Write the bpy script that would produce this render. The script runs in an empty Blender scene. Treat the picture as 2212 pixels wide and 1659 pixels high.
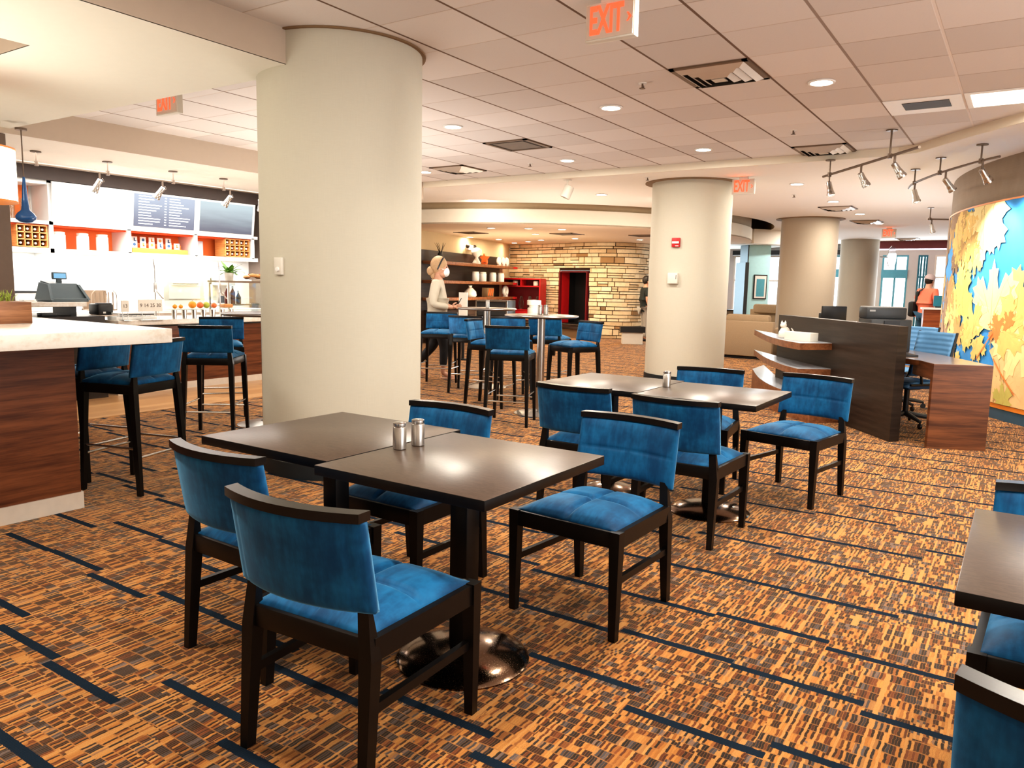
import bpy, bmesh, math, random
from mathutils import Vector, Matrix
from mathutils.geometry import tessellate_polygon
random.seed(11)
S = bpy.context.scene
COL = S.collection
PI = math.pi
R = math.radians

# ------------------------------------------------------------------ shader helper
class Sock:
    def __init__(s, g, o): s.g, s.o = g, o
    def __add__(s, b): return s.g.m('ADD', s, b)
    def __radd__(s, b): return s.g.m('ADD', b, s)
    def __sub__(s, b): return s.g.m('SUBTRACT', s, b)
    def __rsub__(s, b): return s.g.m('SUBTRACT', b, s)
    def __mul__(s, b): return s.g.m('MULTIPLY', s, b)
    def __rmul__(s, b): return s.g.m('MULTIPLY', b, s)
    def __truediv__(s, b): return s.g.m('DIVIDE', s, b)
    def __lt__(s, b): return s.g.m('LESS_THAN', s, b)
    def __gt__(s, b): return s.g.m('GREATER_THAN', s, b)

class Graph:
    """tiny wrapper over a material's node tree"""
    def __init__(s, name):
        s.mat = bpy.data.materials.new(name); s.mat.use_nodes = True
        s.nt = s.mat.node_tree; s.nt.nodes.clear()
        s.out = s.nt.nodes.new('ShaderNodeOutputMaterial')
        s.p = s.nt.nodes.new('ShaderNodeBsdfPrincipled')
        s.nt.links.new(s.p.outputs[0], s.out.inputs[0])
    def new(s, t, **kw):
        n = s.nt.nodes.new(t)
        for k, v in kw.items(): setattr(n, k, v)
        return n
    def put(s, inp, v):
        if isinstance(v, Sock): s.nt.links.new(v.o, inp)
        elif v is not None:
            if inp.type == 'RGBA' and not isinstance(v, (int, float)): v = tuple(v) + ((1,) if len(v) == 3 else ())
            inp.default_value = v
    def m(s, op, a, b=None, c=None):
        n = s.new('ShaderNodeMath', operation=op)
        for i, v in enumerate((a, b, c)):
            if v is not None: s.put(n.inputs[i], v)
        return Sock(s, n.outputs[0])
    def floor(s, a): return s.m('FLOOR', a)
    def fract(s, a): return s.m('FRACT', a)
    def xyz(s, coord='world'):
        if coord == 'world': n = s.new('ShaderNodeNewGeometry'); o = n.outputs['Position']
        else: n = s.new('ShaderNodeTexCoord'); o = n.outputs['Object']
        sep = s.new('ShaderNodeSeparateXYZ'); s.nt.links.new(o, sep.inputs[0])
        s.co = Sock(s, o)
        return [Sock(s, sep.outputs[i]) for i in range(3)]
    def vec(s, x, y, z=0.0):
        n = s.new('ShaderNodeCombineXYZ')
        for i, v in enumerate((x, y, z)): s.put(n.inputs[i], v)
        return Sock(s, n.outputs[0])
    def white(s, v, color=False):
        n = s.new('ShaderNodeTexWhiteNoise', noise_dimensions='3D'); s.put(n.inputs['Vector'], v)
        return Sock(s, n.outputs['Color' if color else 'Value'])
    def noise(s, v, scale, detail=3.0, rough=.55):
        n = s.new('ShaderNodeTexNoise'); s.put(n.inputs['Vector'], v)
        n.inputs['Scale'].default_value = scale; n.inputs['Detail'].default_value = detail
        n.inputs['Roughness'].default_value = rough
        return Sock(s, n.outputs['Fac'])
    def mix(s, f, a, b):
        n = s.new('ShaderNodeMix', data_type='RGBA'); s.put(n.inputs[0], f); s.put(n.inputs[6], a); s.put(n.inputs[7], b)
        return Sock(s, n.outputs[2])
    def ramp(s, f, stops, mode='LINEAR'):
        n = s.new('ShaderNodeValToRGB'); n.color_ramp.interpolation = mode
        e = n.color_ramp.elements
        while len(e) < len(stops): e.new(.5)
        for i, (p, c) in enumerate(stops): e[i].position = p; e[i].color = tuple(c) + (1,)
        s.put(n.inputs[0], f); return Sock(s, n.outputs[0])
    def smooth(s, a, lo, hi):
        n = s.new('ShaderNodeMapRange', interpolation_type='SMOOTHSTEP'); s.put(n.inputs[0], a)
        n.inputs[1].default_value = lo; n.inputs[2].default_value = hi
        return Sock(s, n.outputs[0])
    def bump(s, h, strength=.2, dist=.01):
        n = s.new('ShaderNodeBump'); n.inputs['Strength'].default_value = strength; n.inputs['Distance'].default_value = dist
        s.put(n.inputs['Height'], h); s.nt.links.new(n.outputs[0], s.p.inputs['Normal'])
    def set(s, **kw):
        names = dict(color='Base Color', rough='Roughness', metal='Metallic', spec='Specular IOR Level', alpha='Alpha',
                     trans='Transmission Weight', ior='IOR', sheen='Sheen Weight', sheent='Sheen Tint', sheenr='Sheen Roughness',
                     emit='Emission Color', es='Emission Strength', coat='Coat Weight', coatr='Coat Roughness')
        for k, v in kw.items(): s.put(s.p.inputs[names[k]], v)
        return s

M = {}
def flat(name, color, rough=.6, metal=0., var=.06, scale=14, bump=0., **kw):
    g = Graph(name); g.xyz('obj')
    n = g.noise(g.co, scale)
    lo = [c * (1 - var) for c in color]; hi = [min(1, c * (1 + var)) for c in color]
    g.set(color=g.mix(n, lo, hi), rough=rough, metal=metal, **kw)
    if bump: g.bump(n, bump, .004)
    M[name] = g.mat; return g.mat

def glow(name, color, strength, base=(.9, .9, .9)):
    g = Graph(name); g.set(color=base, emit=color, es=strength, rough=.5); M[name] = g.mat; return g.mat

def wood(name, dark, light, axis='z', rough=.38, scale=1.0, coat=0.):
    g = Graph(name); x, y, z = g.xyz('obj')
    # grain runs along the horizontal, so the bands stack along z (or y)
    if axis == 'z': v = g.vec(x * 1.2 * scale, y * 1.2 * scale, z * 22 * scale)
    elif axis == 'x': v = g.vec(x * 1.2 * scale, y * 22 * scale, z * 22 * scale)
    else: v = g.vec(x * 22 * scale, y * 1.2 * scale, z * 22 * scale)
    a = g.noise(v, 1.0, 6, .6); b = g.noise(v, 5.0, 3, .6)
    f = g.smooth(a * .75 + b * .25, .32, .68)
    g.set(color=g.mix(f, dark, light), rough=rough, coat=coat); g.bump(b, .06, .002)
    M[name] = g.mat; return g.mat

# ------------------------------------------------------------------ mesh helper
class B:
    """collects shapes into one bmesh and links them as ONE mesh object"""
    def __init__(s): s.bm = bmesh.new(); s.mi = 0
    def _new(s, before):
        for f in s.bm.faces:
            if f.index == -1 or f not in before: f.material_index = s.mi
    def box(s, c, d, rz=0., bev=0., rot=None, seg=2):
        t = bmesh.new(); bmesh.ops.create_cube(t, size=1)
        bmesh.ops.scale(t, vec=Vector(d), verts=t.verts)
        if bev: bmesh.ops.bevel(t, geom=t.edges[:], offset=bev, segments=seg, affect='EDGES', profile=.5)
        mat = Matrix.Translation(Vector(c)) @ (rot if rot is not None else Matrix.Rotation(rz, 4, 'Z'))
        return s._merge(t, mat)
    def _merge(s, t, mat=None):
        vm = {}
        for v in t.verts: vm[v] = s.bm.verts.new(mat @ v.co if mat else v.co)
        for f in t.faces:
            try: nf = s.bm.faces.new([vm[v] for v in f.verts]); nf.material_index = s.mi
            except ValueError: pass
        t.free(); return s
    def hexa(s, p):
        """8 corners: bottom loop 0-3, top loop 4-7"""
        v = [s.bm.verts.new(q) for q in p]
        for f in ((3, 2, 1, 0), (4, 5, 6, 7), (0, 1, 5, 4), (1, 2, 6, 5), (2, 3, 7, 6), (3, 0, 4, 7)):
            s.bm.faces.new([v[i] for i in f]).material_index = s.mi
        return s
    def bar(s, p0, p1, w0, d0, w1=None, d1=None, rz=0.):
        """square bar between two points with a horizontal cross-section at each end"""
        w1 = w0 if w1 is None else w1; d1 = d0 if d1 is None else d1
        c, sn = math.cos(rz), math.sin(rz)
        def loop(p, w, d): return [(p[0] + c * a * w / 2 - sn * b * d / 2, p[1] + sn * a * w / 2 + c * b * d / 2, p[2]) for a, b in ((-1, -1), (1, -1), (1, 1), (-1, 1))]
        return s.hexa(loop(p0, w0, d0) + loop(p1, w1, d1))
    def tube(s, pts, r, seg=10, cap=True):
        pts = [Vector(p) for p in pts]; n = len(pts); rings = []
        rr = r if isinstance(r, (list, tuple)) else [r] * n
        up = None
        for i, p in enumerate(pts):
            d = (pts[min(i + 1, n - 1)] - pts[max(i - 1, 0)]).normalized()
            if up is None: up = Vector((0, 0, 1)) if abs(d.z) < .9 else Vector((1, 0, 0))
            a = d.cross(up).normalized(); b = a.cross(d).normalized(); up = b
            rings.append([s.bm.verts.new(p + (a * math.cos(2 * PI * k / seg) + b * math.sin(2 * PI * k / seg)) * rr[i]) for k in range(seg)])
        for i in range(n - 1):
            for k in range(seg):
                f = s.bm.faces.new((rings[i][k], rings[i + 1][k], rings[i + 1][(k + 1) % seg], rings[i][(k + 1) % seg])); f.material_index = s.mi; f.smooth = True
        if cap:
            s.bm.faces.new(rings[0]).material_index = s.mi; s.bm.faces.new(rings[-1][::-1]).material_index = s.mi
        return s
    def lathe(s, prof, o=(0, 0, 0), seg=32, sx=1., sy=1., mat=None):
        rings = []
        for r, z in prof:
            ps = [Vector((o[0] + sx * r * math.cos(2 * PI * k / seg), o[1] + sy * r * math.sin(2 * PI * k / seg), o[2] + z)) for k in range(seg)] if r > 1e-6 else [Vector((o[0], o[1], o[2] + z))]
            rings.append([s.bm.verts.new(mat @ p if mat else p) for p in ps])
        for a, b in zip(rings, rings[1:]):
            for k in range(seg):
                j = (k + 1) % seg
                q = [a[k], a[j], b[j], b[k]] if len(a) > 1 and len(b) > 1 else ([a[0], b[j], b[k]] if len(a) == 1 else [a[k], a[j], b[0]])
                try: f = s.bm.faces.new(q); f.material_index = s.mi; f.smooth = True
                except ValueError: pass
        for ring, fl in ((rings[0], True), (rings[-1], False)):
            if len(ring) > 1: s.bm.faces.new(ring[::-1] if fl else ring).material_index = s.mi
        return s
    def ball(s, c, r, seg=16, sc=(1, 1, 1)):
        t = bmesh.new(); bmesh.ops.create_uvsphere(t, u_segments=seg, v_segments=max(6, seg * 2 // 3), radius=r)
        for f in t.faces: f.smooth = True
        return s._merge(t, Matrix.Translation(Vector(c)) @ Matrix.Diagonal((*sc, 1)))
    def prism(s, poly, z0, z1, holes=()):
        loops = [[Vector((x, y, 0)) for x, y in poly]] + [[Vector((x, y, 0)) for x, y in h] for h in holes]
        flatp = [p for l in loops for p in l]; tris = tessellate_polygon(loops)
        lo = [s.bm.verts.new((p.x, p.y, z0)) for p in flatp]
        hi = [s.bm.verts.new((p.x, p.y, z1)) for p in flatp] if z1 != z0 else None
        for t in tris:
            s.bm.faces.new([lo[i] for i in t][::-1]).material_index = s.mi
            if hi: s.bm.faces.new([hi[i] for i in t]).material_index = s.mi
        if hi:
            k = 0
            for l in loops:
                n = len(l)
                for i in range(n):
                    a, b = k + i, k + (i + 1) % n
                    s.bm.faces.new((lo[a], lo[b], hi[b], hi[a])).material_index = s.mi
                k += n
        return s
    def strip(s, a, b):
        """wall of quads between two equally long point lists"""
        va = [s.bm.verts.new(p) for p in a]; vb = [s.bm.verts.new(p) for p in b]
        for i in range(len(va) - 1): s.bm.faces.new((va[i], va[i + 1], vb[i + 1], vb[i])).material_index = s.mi
        return s
    def grid(s, fn, nu, nv, smooth=True):
        """surface fn(u,v) for u,v in 0..1"""
        g = [[s.bm.verts.new(fn(i / nu, j / nv)) for j in range(nv + 1)] for i in range(nu + 1)]
        for i in range(nu):
            for j in range(nv):
                f = s.bm.faces.new((g[i][j], g[i + 1][j], g[i + 1][j + 1], g[i][j + 1])); f.material_index = s.mi; f.smooth = smooth
        return g
    def slab(s, front, back, nu, nv):
        """closed cushion from two surfaces that share their rim in (u,v)"""
        a = s.grid(front, nu, nv); b = s.grid(back, nu, nv)
        rim = [(i, 0) for i in range(nu)] + [(nu, j) for j in range(nv)] + [(i, nv) for i in range(nu, 0, -1)] + [(0, j) for j in range(nv, 0, -1)]
        for k in range(len(rim)):
            p, q = rim[k], rim[(k + 1) % len(rim)]
            f = s.bm.faces.new((a[p[0]][p[1]], b[p[0]][p[1]], b[q[0]][q[1]], a[q[0]][q[1]])); f.material_index = s.mi; f.smooth = True
        return s
    def text(s, body, size, mat, depth=.002, bold=0.):
        """raised lettering from the built-in font; mat maps the x-right / y-up text plane into place"""
        cu = bpy.data.curves.new('lettering', 'FONT'); cu.body = body; cu.size = size; cu.extrude = depth
        cu.align_x = 'CENTER'; cu.align_y = 'CENTER'; cu.resolution_u = 3; cu.offset = bold
        o = bpy.data.objects.new('lettering', cu); COL.objects.link(o)
        bpy.context.view_layer.update()
        me = bpy.data.meshes.new_from_object(o.evaluated_get(bpy.context.evaluated_depsgraph_get()))
        bpy.data.objects.remove(o); bpy.data.curves.remove(cu)
        t = bmesh.new(); t.from_mesh(me); bpy.data.meshes.remove(me)
        return s._merge(t, mat)
    def done(s, name, mats, parent=None, loc=(0, 0, 0), rz=0., auto=35):
        me = bpy.data.meshes.new(name)
        bmesh.ops.recalc_face_normals(s.bm, faces=s.bm.faces[:])
        s.bm.to_mesh(me); s.bm.free()
        for mm in (mats if isinstance(mats, (list, tuple)) else [mats]): me.materials.append(mm)
        if auto:
            me.shade_smooth() if hasattr(me, 'shade_smooth') else None
            me.set_sharp_from_angle(angle=R(auto))
        o = bpy.data.objects.new(name, me); COL.objects.link(o)
        o.location = loc; o.rotation_euler = (0, 0, rz)
        if parent: o.parent = parent
        return o

def thing(name, label, cat, loc=(0, 0, 0), rz=0., group=None):
    o = bpy.data.objects.new(name, None); COL.objects.link(o)
    o.empty_display_size = .1; o.location = loc; o.rotation_euler = (0, 0, rz)
    return tag(o, label, cat, group)
def tag(o, label, cat, group=None):
    o['label'] = label; o['category'] = cat
    if group: o['group'] = group
    return o
def struct(o): o['kind'] = 'structure'; return o
def dup(root, loc, rz, label, group=None):
    r = root.copy(); COL.objects.link(r); r.location = loc; r.rotation_euler = (0, 0, rz)
    r['label'] = label
    if group: r['group'] = group
    for ch in list(root.children):
        c = ch.copy(); COL.objects.link(c); c.parent = r
        for gch in list(ch.children):
            d = gch.copy(); COL.objects.link(d); d.parent = c
    return r
def face(fx, fy): return math.atan2(-fx, fy)          # rotation that turns local +Y towards (fx, fy)
def lamp(kind, name, loc, energy, color=(1, 1, 1), size=.2, target=None, parent=None, **kw):
    l = bpy.data.lights.new(name, kind); l.energy = energy; l.color = color
    if kind == 'AREA': l.shape = 'DISK'; l.size = size
    elif kind in ('POINT', 'SPOT'): l.shadow_soft_size = size
    for k, v in kw.items(): setattr(l, k, v)
    o = bpy.data.objects.new(name, l); COL.objects.link(o); o.location = loc
    if target is not None: o.rotation_euler = (Vector(target) - Vector(loc)).to_track_quat('-Z', 'Y').to_euler()
    if parent: o.parent = parent
    return o
# ------------------------------------------------------------------ materials
def velvet(name, lo, hi):
    g = Graph(name); x, y, z = g.xyz('obj')
    a = g.noise(g.vec(x, y, z), 5.5, 4, .6); b = g.noise(g.vec(x * 3, y, z * .7), 14, 3, .6); c = g.noise(g.co, 260, 2)
    f = g.smooth(a * .7 + b * .3, .36, .66)
    g.set(color=g.mix(f, lo, hi), rough=.6, sheen=.62, sheent=(.28, .66, 1., 1.), sheenr=.38, spec=.2)
    g.bump(c * .5 + a, .12, .003); M[name] = g.mat
velvet('velvet', (.0022, .046, .128), (.009, .132, .300))
flat('black_wood', (.0065, .005, .0045), .36, var=.35, scale=30, spec=.28)
flat('black_rail', (.008, .006, .0055), .26, var=.2, scale=20, spec=.4)

def laminate():
    g = Graph('laminate'); x, y, z = g.xyz('obj')
    a = g.noise(g.vec(x * 6, y * 60, z), 3, 5, .65); b = g.noise(g.vec(x * 40, y * 160, z), 2, 2)
    g.set(color=g.mix(g.smooth(a * .6 + b * .4, .3, .7), (.040, .025, .017), (.088, .058, .041)), rough=.31, spec=.6)
    g.bump(b, .05, .001); M['laminate'] = g.mat
laminate()
def bronze():
    g = Graph('bronze'); x, y, z = g.xyz('obj')
    n = g.noise(g.co, 6, 4); n2 = g.noise(g.vec(x * 90, y * 90, z), 3, 3, .7)
    g.set(color=g.mix(n, (.16, .10, .065), (.27, .18, .12)), metal=1., rough=g.smooth(n2, .45, .75) * .22 + .12)
    M['bronze'] = g.mat
bronze()
flat('steel', (.62, .60, .57), .24, 1., var=.1)
flat('chrome', (.8, .79, .77), .12, 1., var=.05)
flat('brushed', (.50, .47, .44), .3, 1., var=.12)
flat('tracksteel', (.17, .125, .095), .38, .55, var=.1)

def weave(name, lo, hi, sc=1., vert=True):
    g = Graph(name); x, y, z = g.xyz('obj')
    ang = g.m('ARCTAN2', y, x)
    a = g.noise(g.vec(ang * 420 * sc, z * 8 * sc, 0), 1, 2); b = g.noise(g.vec(ang * 8 * sc, z * 420 * sc, 3.1), 1, 2)
    c = g.noise(g.co, .9, 2)
    g.set(color=g.mix(a * .45 + b * .45 + c * .1, lo, hi), rough=.72, spec=.3); g.bump(a + b, .12, .002)
    M[name] = g.mat
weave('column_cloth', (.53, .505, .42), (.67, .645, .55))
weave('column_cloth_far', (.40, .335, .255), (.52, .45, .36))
weave('mural_cloth', (.24, .185, .135), (.42, .345, .27), .4)

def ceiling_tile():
    g = Graph('ceiling_tile'); x, y, z = g.xyz()
    T = .6057
    u = (x + 1.191) / T; v = (y - 5.04) / T
    fu, fv = g.fract(u), g.fract(v)
    du = g.m('MINIMUM', fu, 1 - fu); dv = g.m('MINIMUM', fv, 1 - fv)
    lu = 1 - g.smooth(du, .012, .020); lv = 1 - g.smooth(dv, .008, .015)
    iu, iv = g.floor(u), g.floor(v)
    tone = g.white(g.vec(iu, iv, 1.))
    sp = g.noise(g.co, 190, 3, .7); sp2 = g.noise(g.co, 60, 2)
    base = g.mix(tone, (.66, .625, .605), (.80, .765, .745))
    base = g.mix(g.smooth(sp, .60, .72) * .30, base, (.45, .38, .33))
    # runners along y are dark, turning pale to the right; cross tees stay pale
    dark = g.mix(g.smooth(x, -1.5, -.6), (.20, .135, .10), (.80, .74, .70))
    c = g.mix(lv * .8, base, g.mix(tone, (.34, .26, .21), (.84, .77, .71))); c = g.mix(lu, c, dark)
    g.set(color=c, rough=.9, spec=.15)
    g.bump(g.m('MAXIMUM', lu, lv) * -1.2 + sp2 * .25, .35, .008); M['ceiling_tile'] = g.mat
ceiling_tile()

def carpet():
    g = Graph('carpet'); x, y, z = g.xyz()
    # woven cells: short strokes along y, stacked in rows that thin orange threads divide
    wob = g.noise(g.vec(x * 4, y * 4, 0), 1.5, 2) * .6
    zn = g.white(g.vec(g.floor(x / .192), g.floor(y / .4525 + .3), 8.))
    hr = .034 + g.floor(zn * 3.) * .013
    yr = y / hr + wob; row = g.floor(yr); fr = g.fract(yr)
    rj = g.white(g.vec(row, 3., 7.))
    blk = g.floor(x / .058 + rj * 3.1)
    rb = g.white(g.vec(blk, row, 2.)); rb2 = g.noise(g.vec(x * 3.2, y * 3.2, 2.), 1.2, 2)
    xs = x / .0086 + g.noise(g.vec(x * 26, y * 38, 0), 1., 1) * 1.0; xi = g.floor(xs); fx = g.fract(xs)
    rs = g.white(g.vec(xi, row, 9.)); rc = g.white(g.vec(xi, g.floor(yr / 4 + rj * .6), 6.))
    rust = g.ramp(rs, [(0, (.012, .006, .005)), (.30, (.034, .012, .008)), (.50, (.085, .020, .008)), (.68, (.20, .050, .014)), (.78, (.47, .175, .036)), (1, (.58, .25, .06))])
    slate = g.ramp(rs, [(0, (.006, .006, .007)), (.45, (.022, .020, .023)), (.70, (.060, .055, .060)), (.82, (.15, .12, .115)), (.90, (.38, .165, .05)), (1, (.48, .23, .075))])
    amber = g.ramp(rs, [(0, (.018, .009, .006)), (.36, (.055, .018, .008)), (.52, (.19, .052, .014)), (.64, (.46, .18, .042)), (1, (.60, .275, .07))])
    c = g.mix((rb + rb2 * .5) < .98, amber, rust); c = g.mix((rb + rb2 * .55) < .56, c, slate)
    c = g.mix(g.smooth(g.m('ABSOLUTE', fx - .5), .38, .47) * .62, c, (.36, .145, .040))       # warp between strokes
    c = g.mix((fr < .10) * .8, c, (.42, .175, .05))                                       # weft between rows
    c = g.mix((rc < .13) * .92, c, (.58, .275, .08))                                        # long amber strokes
    # navy dashes
    P = .457; Q = .4525
    k = g.floor((y - 2.14) / Q); sh = g.m('MODULO', g.m('ABSOLUTE', k), 2.) * .195
    xc = (x + .99 - sh) / P; i = g.floor(xc)
    off = g.white(g.vec(i, k, 4.)) * .20
    yy = y - 2.14 - k * Q - off
    edge = (g.noise(g.vec(x * 160, y * 160, 0), 1., 1) - .5) * .006
    d = g.m('MULTIPLY', g.m('GREATER_THAN', yy + edge, .004), g.m('LESS_THAN', yy + edge, .040))
    nav = g.noise(g.co, 300, 2)
    c = g.mix(d, c, g.mix(nav, (.004, .013, .026), (.013, .030, .050)))
    fine = g.noise(g.co, 420, 2, .7)
    c = g.mix(g.smooth(fine, .62, .3) * .35, c, (.02, .008, .004))
    g.set(color=c, rough=.93, spec=.1, sheen=(1 - d) * .26, sheent=(1., .80, .58, 1.), sheenr=.5)
    g.bump(fine * .6 + g.m('ABSOLUTE', fx - .5) * -.6, .4, .006); M['carpet'] = g.mat
carpet()

def plank():
    g = Graph('plank'); x, y, z = g.xyz()
    u = x / .14; row = g.floor(u); yo = y + g.white(g.vec(row, 0., 1.)) * 1.4
    t = g.white(g.vec(row, g.floor(yo / 1.3), 2.)); gr = g.noise(g.vec(x * 45, y * 2.5, 0), 1, 4)
    c = g.mix(t * .6 + gr * .4, (.42, .21, .085), (.66, .40, .19))
    c = g.mix((g.fract(u) < .02) * .7, c, (.15, .07, .03))
    g.set(color=c, rough=.3); M['plank'] = g.mat
plank()
flat('cream', (.93, .86, .73), .85, var=.02); flat('plaster', (.86, .81, .74), .88, var=.02)
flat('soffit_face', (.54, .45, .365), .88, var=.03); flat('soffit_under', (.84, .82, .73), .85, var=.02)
flat('fascia', (.80, .74, .62), .8, var=.02); flat('cove_paint', (.46, .35, .22), .8, var=.05); flat('cove_brown', (.25, .16, .085), .8, var=.08)
flat('lobby_ceiling', (.74, .58, .42), .85, var=.03); flat('lobby_wall', (.70, .58, .38), .85, var=.04)
flat('back_wall', (.62, .60, .58), .85, var=.03); flat('header', (.055, .038, .033), .6, var=.1); flat('taupe', (.17, .125, .10), .8, var=.1)
flat('white_tile', (.9, .9, .88), .25, var=.02)
wood('walnut', (.065, .018, .008), (.21, .072, .028), 'z', .34)
wood('walnut_desk', (.065, .020, .007), (.215, .078, .028), 'z', .32)
wood('walnut_shelf', (.13, .045, .018), (.30, .125, .055), 'y', .35)
wood('planter_wood', (.16, .06, .025), (.38, .175, .08), 'z', .45, 1.6)
wood('wenge', (.014, .009, .0065), (.036, .024, .018), 'z', .40, 1.2)
wood('wenge_shelf', (.018, .010, .007), (.045, .025, .016), 'z', .42)
wood('crate_wood', (.45, .17, .05), (.75, .38, .13), 'z', .5, 2.)
wood('podium_wood', (.22, .05, .015), (.42, .12, .035), 'z', .38)
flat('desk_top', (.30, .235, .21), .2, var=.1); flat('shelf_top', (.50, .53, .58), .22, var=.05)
def quartz():
    g = Graph('quartz'); x, y, z = g.xyz('obj'); n = g.noise(g.vec(x, y, z * 2), 2.2, 6, .7); n2 = g.noise(g.co, 40, 2)
    g.set(color=g.mix(g.smooth(n * .8 + n2 * .2, .42, .6), (.80, .77, .72), (.66, .59, .51)), rough=.2); M['quartz'] = g.mat
quartz()
flat('kick_metal', (.72, .67, .60), .38, .3, var=.1)
flat('white', (.86, .86, .84), .5, var=.02); flat('offwhite', (.74, .71, .64), .55, var=.03)
flat('ceramic', (.82, .78, .70), .3, var=.03); flat('red', (.50, .012, .016), .45, var=.1); flat('darkred', (.16, .006, .01), .5, var=.15)
flat('orange', (1., .24, .055), .55, var=.05); flat('orange_dark', (.80, .085, .008), .5, var=.05)
flat('black', (.010, .010, .011), .4, var=.2); flat('charcoal', (.035, .038, .042), .4, var=.1)
flat('pos_grey', (.085, .115, .13), .38, var=.08); flat('grey', (.36, .36, .36), .5, var=.05)
flat('base_dark', (.012, .020, .026), .5, var=.2); flat('blue_base', (.045, .11, .17), .4, var=.1)
flat('vent_dark', (.030, .020, .014), .6, var=.2); flat('vent_brown', (.17, .115, .075), .5, var=.1); flat('vent_metal', (.62, .56, .49), .4, .3, var=.05)
flat('sofa', (.46, .36, .25), .9, var=.12, scale=40, bump=.2); flat('sofa_dark', (.33, .24, .15), .9, var=.15, scale=50, bump=.2)
flat('mesh_blue', (.14, .34, .60), .6, var=.08, scale=30); flat('mesh_blue_dark', (.012, .07, .17), .6, var=.1)
flat('skin', (.56, .31, .21), .55, var=.04, scale=6); flat('blazer', (.52, .47, .38), .85, var=.06, scale=20, bump=.1)
flat('hair_blond', (.42, .27, .15), .6, var=.35, scale=40); flat('hair_dark', (.02, .014, .010), .5, var=.3)
flat('mask', (.82, .86, .88), .8, var=.02); flat('trousers', (.014, .015, .018), .8, var=.2); flat('sandal', (.55, .33, .23), .6)
flat('tee_dark', (.022, .028, .026), .85, var=.15); flat('tee_orange', (.85, .22, .13), .85, var=.06); flat('cap', (.52, .42, .42), .8)
flat('jeans', (.03, .09, .15), .85, var=.15); flat('khaki', (.38, .36, .33), .85, var=.1)
flat('leaf_green', (.13, .30, .035), .5, var=.5, scale=30); flat('grass', (.30, .38, .06), .7, var=.4, scale=60)
flat('fruit_orange', (.90, .32, .02), .45, var=.08); flat('fruit_red', (.72, .16, .04), .4, var=.2); flat('fruit_green', (.42, .46, .06), .4, var=.15)
flat('pillar_daylit', (.52, .86, .95), .6, var=.06); flat('teal', (.02, .17, .24), .4, var=.1); flat('teal_light', (.10, .38, .50), .4, var=.1)  # pillar colour carries the cool daylight that falls on its face
flat('maroon', (.20, .045, .05), .6, var=.1); flat('pinkish', (.52, .34, .33), .8, var=.2, scale=60)
flat('amber_trim', (.85, .28, .04), .4, var=.05)
flat('blue_glass', (.03, .11, .30), .12, var=.3); flat('bottle', (.018, .020, .012), .15, var=.2); flat('cork', (.85, .80, .72), .5)
flat('sauce', (.16, .03, .02), .25, var=.1); flat('paper', (.84, .83, .80), .8, var=.03); flat('ink', (.16, .12, .10), .7)
flat('ink_blue', (.03, .10, .24), .6)
glow('lens', (1, .90, .74), 26); glow('lens_warm', (1, .84, .60), 22); glow('spot_lens', (1, .93, .82), 30)
glow('troffer', (1., .93, .80), 2.6); glow('shade', (1., .90, .70), 3.2, (.9, .86, .76)); glow('screen_white', (.96, .99, 1.), 1.5, (.3, .3, .3))
glow('pos_screen', (.25, .55, .8), .9, (.02, .03, .04)); glow('exit_red', (1., .095, .035), 1.5, (.6, .05, .02)); flat('exit_face', (.66, .58, .50), .6, var=.02)
glow('ink_white', (.95, .98, 1), 1.2)
def screen_grey():
    g = Graph('screen_grey'); x, y, z = g.xyz('obj')
    c = g.mix(g.smooth(z, -.25, .25), (.17, .19, .27), (.42, .50, .62))
    g.set(color=(.05, .05, .06), emit=c, es=1.0, rough=.3); M['screen_grey'] = g.mat
screen_grey()
def screen_dark():
    g = Graph('screen_dark'); x, y, z = g.xyz('obj'); n = g.noise(g.vec(x, y * .6, z * 5), 3, 2)
    c = g.mix(g.smooth(z + n * .12, -.2, .30), (.13, .14, .19), (.55, .68, .72))
    g.set(color=(.05, .05, .06), emit=c, es=.9, rough=.3); M['screen_dark'] = g.mat
screen_dark()
def glass(name, tint=(1, 1, 1), refl=.10):
    g = Graph(name); g.nt.nodes.remove(g.p)
    t = g.new('ShaderNodeBsdfTransparent'); t.inputs[0].default_value = (*tint, 1)
    gl = g.new('ShaderNodeBsdfGlossy'); gl.inputs['Roughness'].default_value = .03
    mx = g.new('ShaderNodeMixShader'); mx.inputs[0].default_value = refl
    g.nt.links.new(t.outputs[0], mx.inputs[1]); g.nt.links.new(gl.outputs[0], mx.inputs[2]); g.nt.links.new(mx.outputs[0], g.out.inputs[0])
    M[name] = g.mat
glass('glass', (.97, .99, .98), .12); glass('case_glass', (.93, .97, .95), .16)
def stone():
    g = Graph('stone'); x, y, z = g.xyz()
    a = g.new('ShaderNodeAttribute'); a.attribute_name = 'tone'
    n = g.noise(g.co, 9, 5, .65)
    c = g.ramp(Sock(g, a.outputs['Fac']), [(0, (.20, .13, .07)), (.12, (.40, .24, .11)), (.25, (.62, .46, .28)), (.6, (.80, .64, .42)), (1, (.90, .78, .57))])
    g.set(color=g.mix(g.smooth(n, .45, .8) * .4, c, (.40, .24, .11)), rough=.85); g.bump(n, .5, .02); M['stone'] = g.mat
stone()
flat('mortar', (.035, .018, .009), .95, var=.3)
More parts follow.
